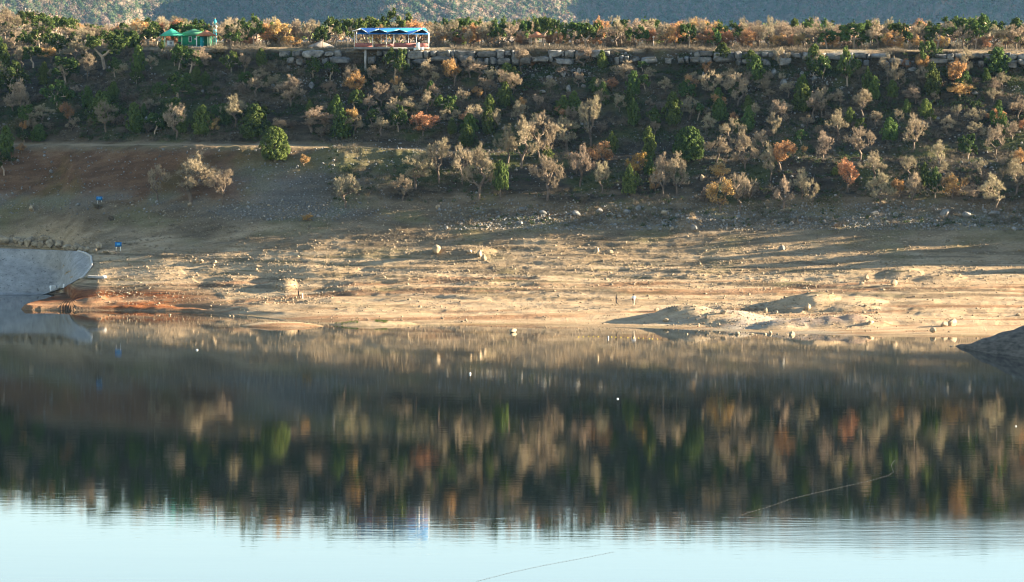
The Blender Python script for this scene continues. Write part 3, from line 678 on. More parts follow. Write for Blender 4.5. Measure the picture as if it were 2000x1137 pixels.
# the wooded shoulder at the left, rising behind the slope
used = [(at(x, y).x, at(x, y).y) for x, y, h, w, kd in SLOPE if x < 320 and y < 140]
n_fill = tries = 0
while n_fill < 62 and tries < 8000:
    tries += 1
    px = random.uniform(-60, 285); v = random.uniform(492, 534)
    if v > EDGE(px) + 22: continue
    p = at_d(px, Yv(v))
    if min(math.hypot(p.x - a, (p.y - b_) * 0.45) for a, b_ in used) < 3.3: continue
    kd = random.choices([o, bp, pn, c, j], [4, 3, 1.5, 0.5, 0.6])[0]
    w = random.uniform(32, 52); h = random.uniform(30, 46)
    used.append((p.x, p.y)); plant(kd, px, YH + (HC - p.z) * F / p.y, h, w, pos=p); n_fill += 1

# the rest of the wood on the plateau reads as one mass; so does the far wood on the mountain
def wood_mass(spots, per, leaf, inner=True):
    """spots: x, y, z, height, width, colour index"""
    Vs, cols = [], []
    for (x, y, z, h, w, ci) in spots:
        nl = random.randint(4, 6)
        cc = unit(RNG.normal(size=(nl, 3))) * RNG.uniform(0.3, 0.75, (nl, 1)); kk = RNG.integers(0, nl, per)
        q = cc[kk] + unit(RNG.normal(size=(per, 3))) * RNG.uniform(0.2, 0.5, (per, 1))
        if ci == 2: q[:, :2] *= np.clip(1.0 - 0.75 * (q[:, 2:3] * 0.5 + 0.5), 0.12, 1) * 1.25
        C = np.array([x, y, z + h * 0.58]) + q * np.array([w / 2, w / 2, h * 0.43])
        V, Q = leaf_quads(C, unit(q) + RNG.normal(size=q.shape) * 0.5 + np.array([0, 0, 0.2]), RNG.uniform(0.7, 1.3, per) * leaf)
        Vs.append(V); cols.append(np.full(per * 4, ci))
    V = np.concatenate(Vs); n = len(V) // 4
    return V, np.arange(4 * n).reshape(n, 4), np.concatenate(cols)
def mass_mat(name, table):
    m, nt, b = nmat(name); at_ = nt.nodes.new('ShaderNodeAttribute'); at_.attribute_name = 'kind_of_tree'
    r = ramp(nt, at_.outputs['Fac'], [(min(0.999, i / len(table)), t) for i, t in enumerate(table)])
    nt.nodes[-1].color_ramp.interpolation = 'CONSTANT'
    kk = ramp(nt, island(nt), [(0, (0.7, 0.7, 0.7)), (1, (1.2, 1.2, 1.2))])
    nt.links.new(mix(nt, 1.0, r, kk, 'MULTIPLY'), b.inputs['Base Color']); b.inputs['Roughness'].default_value = 0.95
    return m
def mass(name, spots, per, leaf, mat, label, cat, ncol):
    V, Q, ci = wood_mass(spots, per, leaf); me = mesh_np(name, V, Q); a = me.attributes.new('kind_of_tree', 'FLOAT', 'POINT')
    a.data.foreach_set('value', ((ci + 0.5) / ncol).astype(np.float32)); tag(link(name, me, mat), label, cat, kind='stuff')
TCOL = [(0.30, 0.215, 0.155), (0.36, 0.18, 0.085), (0.055, 0.085, 0.022), (0.075, 0.11, 0.025)]
spots = []
for q in range(520):
    px = random.uniform(-80, 2080); back = random.uniform(52, 330) if px > 250 else random.uniform(90, 330)
    Y = Yv(EDGE(px)) + back; p = at_d(px, Y)
    ci = random.choices([0, 1, 2, 3], [5, 1, 1.6, 2])[0]; h = random.uniform(4.6, 6.6)
    spots.append((p.x, p.y, p.z - 0.2, h, random.uniform(4.5, 7), ci))
mass('plateau_wood', spots, 150, 0.19, mass_mat('plateau wood', TCOL), 'mixed oak and pine wood standing behind the first trees of the flat top', 'wood', 4)
NS = 7000
uS = RNG.uniform(-150, 2150, NS); pS = RNG.uniform(-42, 64, NS); yS = np.arange(7350, 9700, 14.0)
zS = np.minimum(mountain_z(uS[:, None], yS[None, :]), yS[None, :] * 0.052 + 3); pyS = YH + (HC - zS) * F / yS[None, :]
hit = np.argmax(pyS <= pS[:, None], axis=1); spots = []
for q in range(NS):
    if pyS[q, hit[q]] > pS[q]: continue
    Y = yS[hit[q]]; ci = random.choices([0, 1, 2, 3], [2.2, 0.6, 4.2, 2.0])[0]; h = random.uniform(14, 24) * (1.25 if uS[q] < 410 else 1)
    spots.append(((uS[q] - CX) * Y / F, Y, zS[q, hit[q]] - 1.0, h, h * random.uniform(0.6, 0.95), ci))
mass('mountain_forest', spots, 100, 0.62, mass_mat('mountain wood', [(0.20, 0.145, 0.11), (0.25, 0.14, 0.085), (0.065, 0.10, 0.04), (0.085, 0.125, 0.045)]), 'hazy blue mixed forest covering the far mountainside', 'forest', 4)

# ------------------------------------------------------------------ stones, scree, brush and grass of the slope (uncountable)

import bmesh
def ico(subdiv):
    bm = bmesh.new(); bmesh.ops.create_icosphere(bm, subdivisions=subdiv, radius=1.0)
    V = np.array([v.co[:] for v in bm.verts]); T_ = np.array([[v.index for v in f.verts] for f in bm.faces]); bm.free(); return V, T_
I1, I2, I3 = ico(1), ico(2), ico(3)
def rock_shape(seed, base, cuts=9, jit=0.10):
    rng = np.random.default_rng(seed); V = base[0] + rng.normal(size=base[0].shape) * jit * 0.5
    for n in unit(rng.normal(size=(cuts, 3))):
        dd = rng.uniform(0.38, 0.8); t = V @ n - dd; V = V - np.clip(t, 0, None)[:, None] * n * 0.92
    return V
def pick(n, weight):
    """random ground points; weight(x px, y px, t) in 0..1"""
    out = []
    while sum(len(a) for a in out) < n:
        m = n * 4; r = RNG.integers(108, nr - 12, m); cc = RNG.integers(1, nc - 2, m)
        okk = RNG.random(m) < weight(XG[r, cc], PYP[r, cc], TT[r, cc], PZ[r, cc])
        r, cc = r[okk], cc[okk]; u, w = RNG.random(len(r))[:, None], RNG.random(len(r))[:, None]
        p = (P[r, cc] * (1 - u) + P[r + 1, cc] * u) * (1 - w) + (P[r, cc + 1] * (1 - u) + P[r + 1, cc + 1] * u) * w
        out.append(p)
    return np.concatenate(out)[:n]
def scatter_rocks(name, pts, sizes, mat, label, cat, base=I1, flat=0.65, nshape=14):
    shapes = [rock_shape(700 + q, base, 5, 0.2) for q in range(nshape)]; kk = RNG.integers(0, nshape, len(pts)); nv = len(base[0])
    S = np.array(shapes)[kk]; a = RNG.uniform(0, 2 * math.pi, len(pts)); ca_, sa = np.cos(a)[:, None], np.sin(a)[:, None]
    S = S * (sizes[:, None] * np.stack([RNG.uniform(0.8, 1.4, len(pts)), RNG.uniform(0.7, 1.1, len(pts)), RNG.uniform(0.5, 0.95, len(pts)) * flat / 0.65], -1))[:, None, :]
    X_ = S[..., 0] * ca_ - S[..., 1] * sa; Y_ = S[..., 0] * sa + S[..., 1] * ca_
    V = np.stack([X_, Y_, S[..., 2]], -1) + pts[:, None, :] + np.array([0, 0, 0.22]) * sizes[:, None, None]
    Tt = base[1][None] + (np.arange(len(pts)) * nv)[:, None, None]
    return tag(link(name, mesh_np(name, V.reshape(-1, 3), None, Tt.reshape(-1, 3)), mat), label, cat, kind='stuff')
wx = lambda x: (x > -60) & (x < 2060)
dens = lambda x, y: 0.35 + 0.65 * (vnoise(x / 60, y / 9, 81) > 0.05)
def w_beach(x, y, t, z):
    q = 0.25 + 0.75 * sstep(600, 560, y) if False else 0.22 + 0.78 * (1 - sstep(535, 600, y))
    q = q * dens(x, y) * wx(x) * (z > 0.15) * (y > 395) * (y < 650)
    q = np.where((x < 185) & (t < 7.6), 0, q)
    heap = ((np.abs(x - 905) < 65) & (np.abs(y - 503) < 14)) | ((np.abs(x - 1080) < 180) & (np.abs(y - 420) < 12)) | ((x > 1300) & (x < 1720) & (y > 592) & (y < 642)) | ((np.abs(x - 570) < 80) & (np.abs(y - 586) < 9)) | ((np.abs(x - 1345) < 24) & (np.abs(y - 440) < 12)) | ((x > 455) & (x < 800) & (y > 624) & (z > 0.1))
    return np.where(heap & wx(x), 1.0, q * 0.8)
pts = pick(34000, w_beach); scatter_rocks('stones', pts, np.clip(RNG.lognormal(math.log(0.095), 0.5, len(pts)), 0.04, 0.38), M['stone'], 'loose pale stones strewn over the dry lake shore', 'stones')
def w_scree(x, y, t, z):
    a = (x > 300) & (x < 760) & (y > 320) & (y < 432); a = a * np.exp(-((x - 560) / 150) ** 2) * (0.5 + 0.5 * (y > 395))
    b2 = ((x > 850) & (np.abs(y - 424) < 26)) * 0.9; c2 = ((y > 104) & (y < 215) & (x > 560)) * 1.0; c2 = c2 * sstep(-0.25, 0.3, vnoise(x / 70, y / 25, 83)) * (1.2 - 0.9 * sstep(120, 215, y))
    d2 = ((y > 215) & (y < 395) & (x > 640)) * 0.22; e2 = ((y > 130) & (y < 275) & (x < 560)) * 0.16; f2 = ((x < 320) & (np.abs(y - 396) < 30)) * 0.35; g2 = ((x < 640) & (y > 290) & (y < 385)) * 0.26
    return np.maximum.reduce([a * 1.0, b2 * 1.0, c2 * 1.0, d2 * 1.0, e2 * 1.0, f2 * 1.0, g2 * 1.0]) * wx(x)
pts = pick(19000, w_scree); scatter_rocks('scree', pts, np.clip(RNG.lognormal(math.log(0.12), 0.5, len(pts)), 0.05, 0.5), M['lime'], 'broken grey limestone scree lying on the slope', 'scree', flat=0.8)

def blades(name, pts, per, L, w, mat, label, cat, up=0.9, spread=0.12):
    C = np.repeat(pts, per, 0); C = C + RNG.normal(size=C.shape) * np.array([spread, spread, 0.01])
    D = RNG.normal(size=C.shape) * np.array([0.6, 0.6, 0.25]) + np.array([0, 0, up])
    V, Q = slivers(C, D, np.repeat(L, per) * RNG.uniform(0.5, 1.1, len(C)), w)
    return tag(link(name, mesh_np(name, V, Q), mat), label, cat, kind='stuff')
offroad = lambda x, t: np.where((np.abs(t - 11.55) < 0.6) & (x < 900), 0.0, 1.0)
def w_tuft(x, y, t, z):
    q = 0.25 * (y > 395) * (y < 520) * (vnoise(x / 50, y / 10, 85) > -0.1) + 0.5 * (y < 395) * (y > 100) + 0.9 * (y < 100)
    q = q * np.where((x < 600) & (y > 288) & (y < 392), 0.15, 1.0)
    q = np.where(((x > 735) & (x < 760) | (x > 680) & (x < 700)) & (y > 622) & (z > 0.1), 1.0, q)
    return q * wx(x) * (z > 0.25) * (t < 20) * offroad(x, t)
pts = pick(16000, w_tuft); blades('grass_tufts', pts, 7, RNG.uniform(0.12, 0.34, len(pts)), 0.018, M['tuft'], 'low dry grass tufts covering the slope and the flat top', 'grass')
def w_scrub(x, y, t, z):
    q = 1.0 * (y < 285) * (y > 106) + 0.45 * (y < 396) * (y >= 285) * (x > 640) + 0.12 * (y >= 396) * (y < 445) * (x > 850)
    q = q * np.where(x < 620, 1.0, 0.75)
    return q * sstep(-0.35, 0.35, vnoise(x / 45, y / 16, 93)) * wx(x) * (t < 17.6) * np.where((np.abs(t - 11.55) < 0.7) & (x < 900), 0.0, 1.0)
M['scrub'] = leafy('dark evergreen scrub', [(0.018, 0.028, 0.011), (0.042, 0.06, 0.02), (0.075, 0.09, 0.032)], 0.1, 0.1)
pts = pick(6500, w_scrub); per = 46; hs_ = RNG.uniform(0.35, 1.15, len(pts)); nn = np.repeat(pts, per, 0); q = unit(RNG.normal(size=nn.shape)); q[:, 2] = np.abs(q[:, 2])
C = nn + q * np.repeat(hs_, per)[:, None] * np.array([0.95, 0.95, 0.9]) * RNG.uniform(0.3, 1.0, (len(nn), 1)) + np.repeat(RNG.normal(size=pts.shape) * 0.1, per, 0)
V, Q = leaf_quads(C, q + RNG.normal(size=q.shape) * 0.5, RNG.uniform(0.05, 0.10, len(C)))
tag(link('evergreen_scrub', mesh_np('evergreen_scrub', V, Q), M['scrub']), 'low dark evergreen scrub carpeting the slope between the trees', 'scrub', kind='stuff')
def w_brush(x, y, t, z):
    q = 0.6 * (y < 285) * (y > 104) + 0.35 * (y < 400) * (y >= 285) * (x > 640) + 0.9 * (y <= 104) * (t < 19.0) + 0.03 * (y > 440) * (y < 480) + 0.35 * (y > 400) * (y < 440) * (x > 850)
    return q * sstep(-0.2, 0.4, vnoise(x / 60, y / 22, 87)) * wx(x) * (t < 20) * offroad(x, t)
pts = pick(11000, w_brush); blades('dry_brush', pts, 40, RNG.uniform(0.35, 1.15, len(pts)), 0.015, M['brush'], 'leafless low brush growing between the trees of the slope', 'brush', 0.7, 0.22)
und = []
while len(und) < 3600:
    px = random.uniform(200, 2060); bk = random.uniform(4.5, 40)
    if (300 < px < 432 and bk < 14) or (596 < px < 660 and bk < 9) or (685 < px < 842 and bk < 13) or (1028 < px < 1070 and bk < 9): continue
    if vnoise(np.array([px / 40]), np.array([bk / 6]), 89)[0] < -0.2: continue
    und.append(at_d(px, Yv(EDGE(px)) + bk)[:])
und = np.array(und); blades('undergrowth', und, 34, RNG.uniform(0.5, 1.9, len(und)), 0.014, M['brush'], 'leafless undergrowth between the trunks of the flat top wood', 'undergrowth', 0.8, 0.35)
spot = np.array([at_d(random.uniform(733, 756), Yv(634.5 + random.uniform(-1.2, 1.2)))[:] for _ in range(60)] + [at_d(random.uniform(655, 700), Yv(634.8 + random.uniform(-1, 1)))[:] for _ in range(40)])
mg = leafy('fresh shore plants', [(0.03, 0.055, 0.012), (0.08, 0.12, 0.025)], 0.1, 0.2)
blades('shore_plants', spot, 12, RNG.uniform(0.15, 0.35, len(spot)), 0.02, mg, 'fresh green plants growing on the low gravel bar', 'plants')

# ------------------------------------------------------------------ limestone ledge below the edge of the flat top
M['ledge'] = rocky('ledge limestone', [(0.07, 0.07, 0.072), (0.19, 0.19, 0.187), (0.33, 0.325, 0.31)], 0.8, 0.35)
def cliff():
    b = MB(); rng = np.random.default_rng(61)
    Vall, Tall, off = [], [], 0
    base = I3
    def block(x, y0, y1, wpx, vv, dep):
        nonlocal off
        Y = Yv(vv); s = F / Y; hx = wpx / s / 2; hz = (y1 - y0) / s / 2
        V = np.sign(base[0]) * np.abs(base[0]) ** 0.31 * 0.98               # rounded box
        q0 = rng.uniform(0, 99); V = V * (1 + 0.17 * fbm(base[0][:, :1] * 1.7 + q0, base[0][:, 1:2] * 1.7 + base[0][:, 2:] * 2.3, 64, 3))
        for n in unit(rng.normal(size=(5, 3))):
            dd = rng.uniform(0.75, 1.25); t = V @ n - dd; V = V - np.clip(t, 0, None)[:, None] * n * 0.9
        V = V * np.array([hx, dep, hz]); a = rng.normal() * 0.06; R_ = np.array([[math.cos(a), -math.sin(a), 0], [math.sin(a), math.cos(a), 0], [0, 0, 1]])
        V = V @ R_.T + np.array([(x - CX) * Y / F, Y + dep * 0.6, HC - ((y0 + y1) / 2 - YH) * Y / F])
        Vall.append(V); Tall.append(base[1] + off); off += len(V)
    x = 505.0
    while x < 2060:
        w = rng.choice([rng.uniform(5, 14), rng.uniform(10, 30), rng.uniform(20, 48)]); ci = gcol(x); ye, ve = ctrl[18, ci, 0], ctrl[18, ci, 1]
        gap = vnoise(np.array([x / 70]), np.array([3.0]), 63)[0] > 0.5 or x < 560 and rng.random() < 0.5
        if not gap:
            top = ye + rng.uniform(-0.8, 3.0); bot = ye + rng.uniform(10, 18)
            block(x + w / 2, top, bot, w * 1.0, ve + rng.uniform(0.9, 1.35), rng.uniform(1.2, 1.8))
        x += w + rng.uniform(0, 1)
    x = 560.0
    while x < 2060:
        w = rng.choice([rng.uniform(6, 16), rng.uniform(14, 46)]); ci = gcol(x); ye, ve = ctrl[18, ci, 0], ctrl[18, ci, 1]
        strong = 885 < x < 1010 or 1040 < x < 1100 or 1190 < x < 1500
        if rng.random() < (0.95 if strong else 0.7):
            top = ye + rng.uniform(12, 18); block(x + w / 2, top - 1, top + rng.uniform(9, 14), w - 0.3, ve + rng.uniform(1.3, 2.0), rng.uniform(1.3, 2.0))
        x += w + rng.uniform(0, 3)
    return mesh_np('cliff', np.concatenate(Vall), None, np.concatenate(Tall))
tag(link('cliff', cliff(), M['ledge']), kind='structure')

# ------------------------------------------------------------------ boulders one can point to
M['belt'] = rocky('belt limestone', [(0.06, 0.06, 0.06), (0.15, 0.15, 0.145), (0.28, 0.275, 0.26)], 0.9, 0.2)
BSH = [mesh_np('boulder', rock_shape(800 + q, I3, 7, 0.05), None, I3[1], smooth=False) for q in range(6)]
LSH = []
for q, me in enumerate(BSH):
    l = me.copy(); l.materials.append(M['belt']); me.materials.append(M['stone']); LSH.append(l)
def boulder(x, y, w, h, label, group, lime=False, name='boulder', pos=None):
    p = at(x, y) if pos is None else pos; s = scale_at(p); q = random.randrange(6)
    o_ = link(name, (LSH if lime else BSH)[q]); o_.scale = (w / s / 1.75, w / s / 1.75 * 0.8, h / s / 1.35)
    o_.location = (p.x, p.y, p.z + h / s * 0.36); o_.rotation_euler = (random.uniform(-.15, .15), random.uniform(-.15, .15), random.uniform(0, 6.28))
    return tag(o_, label, 'boulder', group)
ORD = ['first', 'second', 'third', 'fourth', 'fifth', 'sixth', 'seventh', 'eighth', 'ninth', 'tenth', 'eleventh', 'twelfth', 'thirteenth', 'fourteenth', 'fifteenth',
       'sixteenth', 'seventeenth', 'eighteenth', 'nineteenth', 'twentieth', 'twenty-first', 'twenty-second', 'twenty-third', 'twenty-fourth', 'twenty-fifth', 'twenty-sixth', 'twenty-seventh', 'twenty-eighth', 'twenty-ninth', 'thirtieth']
row = [(10, 474, 24, 12), (31, 474, 18, 10), (42, 477, 14, 8), (57, 478, 22, 14), (68, 481, 16, 8), (80, 482, 16, 13), (86, 471, 18, 9), (98, 482, 18, 12), (116, 483, 20, 11), (132, 486, 18, 8), (148, 488, 18, 10), (160, 490, 13, 8), (172, 490, 12, 7), (186, 492, 10, 6), (193, 488, 15, 12), (207, 494, 12, 5), (220, 496, 12, 5)]
for i, (x, y, w, h) in enumerate(row):
    boulder(x, y, w * 1.15, h * 1.15, f'{ORD[i]} boulder from the left in the row above the concrete face', 'boulders in a row above the concrete face')
for x, y, w, h, lb in [
 (1165, 496, 11, 12, 'upright sunlit boulder standing alone in the middle of the shore'), (1190, 495, 14, 6, 'flat stone just right of the upright sunlit boulder'),
 (852, 495, 20, 14, 'largest pale boulder at the left end of the stone heap'), (938, 500, 13, 10, 'bright angular boulder at the right end of the stone heap'),
 (946, 508, 12, 10, 'lower of two bright boulders at the right end of the stone heap'), (918, 494, 12, 6, 'reddish flat stone on top of the stone heap'),
 (1693, 548, 12, 9, 'round boulder standing alone on the right part of the shore'), (1746, 558, 13, 10, 'pale boulder on the low ridge right of the lone round boulder'), (1683, 556, 10, 5, 'low brown stone left of the ridge boulder'),
 (1578, 604, 15, 9, 'pale rounded boulder on the face of the second mound'), (1413, 613, 12, 8, 'tan boulder on the crest of the first mound'), (1495, 611, 8, 9, 'small leaning stone between the two mounds'), (1515, 613, 10, 6, 'small pale stone right of the leaning stone'),
 (1858, 637, 18, 14, 'big sunlit boulder near the right end of the shore'), (1843, 638, 14, 9, 'shaded boulder leaning on the big sunlit boulder'), (1822, 650, 11, 9, 'round boulder at the water edge below the big sunlit boulder'),
 (1700, 633, 14, 7, 'brown boulder at the right end of the front mound'), (1300, 628, 12, 6, 'grey stone at the foot of the first mound'), (1281, 608, 9, 7, 'brown stone at the left tip of the first mound'),
 (1372, 352, 7, 11, 'white upright stone among the trees right of the round juniper'), (505, 523, 12, 5, 'pale flat stone on the low stone line left of the walking pair'), (380, 513, 9, 6, 'leftmost pale stone of the low stone line'), (392, 513, 9, 6, 'second pale stone of the low stone line'), (420, 514, 10, 5, 'long pale stone in the middle of the low stone line'), (416, 521, 9, 5, 'small pale stone in front of the low stone line'),
 (1463, 577, 6, 4, 'small dark stone on the sand behind the second mound'), (855, 408, 10, 8, 'pale block at the foot of the slope below the slender juniper'), (62, 412, 13, 10, 'grey boulder at the far left below the earth bank'), (370, 402, 11, 6, 'white stone under the broad bare oak on the bank'),
 (1988, 616, 9, 4, 'small dark stone at the right edge of the shore')]:
    boulder(x, y, w * 1.1, h * 1.1, lb, None)
lm = [(1248, 411, 14, 9), (1226, 417, 16, 9), (1060, 418, 18, 8), (1125, 420, 20, 9), (1170, 415, 14, 8), (1300, 418, 16, 9), (1325, 425, 14, 8), (1020, 413, 16, 8), (1610, 437, 14, 7), (1545, 441, 13, 8), (1705, 420, 20, 9), (1750, 423, 14, 8), (1845, 420, 22, 12), (1890, 424, 20, 12), (1940, 420, 26, 9), (1355, 450, 14, 10), (1312, 450, 10, 8), (1297, 442, 12, 8), (1268, 450, 10, 6), (1527, 489, 14, 9)]
for i, (x, y, w, h) in enumerate(sorted(lm)):
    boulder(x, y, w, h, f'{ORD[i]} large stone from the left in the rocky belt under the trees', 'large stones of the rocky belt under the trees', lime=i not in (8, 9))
lm = [(1073, 155, 18, 10), (1100, 146, 16, 12), (1130, 142, 16, 11), (1140, 171, 13, 8), (1105, 118, 20, 14), (1088, 128, 22, 14), (1112, 178, 18, 14), (1120, 186, 10, 12), (1060, 182, 16, 8), (1375, 158, 10, 20), (1690, 132, 20, 14), (1745, 122, 26, 12), (1510, 148, 22, 16), (1532, 168, 20, 16), (1570, 150, 20, 14), (1590, 158, 18, 12), (1785, 138, 30, 8), (1805, 245, 12, 10), (610, 172, 20, 14), (532, 174, 14, 12), (1567, 250, 12, 9), (640, 132, 12, 22), (1905, 186, 14, 8)]
for i, (x, y, w, h) in enumerate(sorted(lm)):
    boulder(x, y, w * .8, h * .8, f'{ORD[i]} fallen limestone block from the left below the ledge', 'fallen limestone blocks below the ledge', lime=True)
lm = [(1002, 649, 16, 8), (1341, 653, 6, 4), (1385, 652, 5, 3), (1428, 653, 10, 5), (1440, 653, 10, 6), (1466, 653, 9, 4), (1494, 653, 9, 5), (1505, 652, 8, 7), (1519, 653, 7, 3), (1547, 654, 13, 8), (1858, 677, 8, 3), (332, 616, 5, 5), (448, 617, 6, 3), (456, 618, 6, 3)]
for i, (x, y, w, h) in enumerate(sorted(lm)):
    Y = Yv(y); boulder(x, y, w, h, f'{ORD[i]} stone from the left standing out of the shallow water', 'stones standing in the shallow water', name='water_stone', pos=Vector(((x - CX) * Y / F, Y, -0.1)))

# ------------------------------------------------------------------ concrete face at the left inlet
def concrete_face():
    root = empty('concrete_bank', at(90, 560), 0, 'pale grey curved concrete bank sloping into the left inlet', 'concrete bank')
    nu, nw = 70, 26; rx = lambda w: np.interp(w, [0, .2, .4, .6, .8, .93, 1], [84, 126, 162, 179, 177, 166, 152]); ry = lambda w: np.interp(w, [0, .2, .4, .6, .8, .93, 1], [576.5, 562, 541, 519, 502, 495, 491.5])
    G = []
    for i in range(nu):
        u = (i / (nu - 1)) ** 0.6
        for q in range(nw):
            w = q / (nw - 1); ly = 577 - 91 * w; x = -700 + (rx(w) + 700) * u; k = min(max((x + 40) / (rx(w) + 40), 0), 1) ** 1.7
            y = ly + (ry(w) - ly) * k; p = at(x, y); G.append(p + Vector((0, -0.5, 0.12)) + Vector((0, 0, 0.03 * float(fbm(p.x / 4, w * 4, 95, 3)))))
    n = len(G); V = G + [g + Vector((0, 1.6, -0.6)) for g in G]
    Q = [(i * nw + q, (i + 1) * nw + q, (i + 1) * nw + q + 1, i * nw + q + 1) for i in range(nu - 1) for q in range(nw - 1)]
    edge_r = [((nu - 1) * nw + q) for q in range(nw)]; edge_t = [i * nw + nw - 1 for i in range(nu)]
    for E in (edge_r, edge_t):
        for a, b2 in zip(E[:-1], E[1:]): Q.append((a, b2, b2 + n, a + n))
    inv = root.location
    me = mesh_np('slab', [v - inv for v in V], Q, smooth=False)
    m, nt, b = nmat('stained concrete'); co = objco(nt)
    n1 = noise(nt, 0.5, 6, 0.7, co); n2 = noise(nt, 2.2, 4, 0.6, co)
    base = ramp(nt, n1, [(0.3, (0.21, 0.20, 0.185)), (0.7, (0.385, 0.37, 0.34))]); sp = ramp(nt, n2, [(0.30, (0.3, 0.3, 0.3)), (0.42, (1, 1, 1))])
    nt.links.new(mix(nt, 1.0, base, sp, 'MULTIPLY'), b.inputs['Base Color']); bump(nt, b, n2, 0.05, 0.6)
    link('slab', me, m, root)
    b = MB()                                                        # rim along the curved right end
    pts = [G[(nu - 1) * nw + q] - inv for q in range(9, nw)]
    for a, c2 in zip(pts[:-1], pts[1:]): b.tube(a + Vector((0.12, 0, 0.0)), c2 + Vector((0.12, 0, 0.0)), 0.22, 0.22, 7, True)
    b.build('rim', plain('pale concrete rim', (0.5, 0.47, 0.42), 0.8, 0.1), root, smooth=True)
    return root
concrete_face()
def block_thing(name, x, y, w, h, dep, mat, label, cat, rz=0.0, tilt=0.0, taper=0.8, pos=None):
    p = at(x, y) if pos is None else pos; s = scale_at(p); bm = bmesh.new(); bmesh.ops.create_cube(bm, size=1)
    for v in bm.verts:
        v.co.x *= w / s * (taper if v.co.z > 0 else 1); v.co.y *= dep; v.co.z = (v.co.z + 0.42) * h / s
    bmesh.ops.bevel(bm, geom=bm.edges[:], offset=0.05, segments=2, affect='EDGES'); me = bpy.data.meshes.new(name); bm.to_mesh(me); bm.free()
    o_ = link(name, me, mat); o_.location = p; o_.rotation_euler = (0, tilt, rz); return tag(o_, label, cat)
block_thing('concrete_block', 103, 568, 14, 11, 0.9, M['white'], 'larger white block at the foot of the concrete bank', 'block', 0.5, 0, 0.7)
block_thing('concrete_block', 126, 562, 6, 8, 0.6, M['white'], 'smaller white block right of the larger white block', 'block', 0.4, 0, 0.8)
block_thing('concrete_slab', 189, 543, 34, 4.5, 1.6, M['concrete'], 'grey concrete slab lying off the right end of the concrete bank', 'slab', -0.1, 0.05, 1.0)
block_thing('concrete_block', 204, 543, 8, 5, 0.7, M['white'], 'pale block at the right end of the grey concrete slab', 'block', 0.3, 0, 0.9)

# ------------------------------------------------------------------ blue signs
def sign(x, y, w, h, legs, label):
    p = at(x, y + legs + h); s = scale_at(p); r = empty('blue_sign', p, 0.0, label, 'sign'); b = MB(); W_, H_, L_ = w / s, h / s, legs / s
    b.box(-W_ / 2, W_ / 2, -0.03, 0.03, L_, L_ + H_); b.build('panel', M['sign_blue'], r)
    b = MB(); b.box(-W_ * .22, W_ * .26, -0.045, -0.031, L_ + H_ * .25, L_ + H_ * .75); b.build('pale_field', M['sign_pale'], r)
    for q in (-1, 1):
        b = MB(); b.tube((q * W_ * .33, 0.07, -0.3), (q * W_ * .33, 0.07, L_ + H_ * .8), 0.045, 0.045, 8); b.build('post', M['white'], r)
    return r
sign(194, 384, 12, 7.5, 5, 'blue sign at the foot of the dark earth bank')
sign(231, 473, 13, 9, 9, 'blue sign on two white posts beside the boulder row')

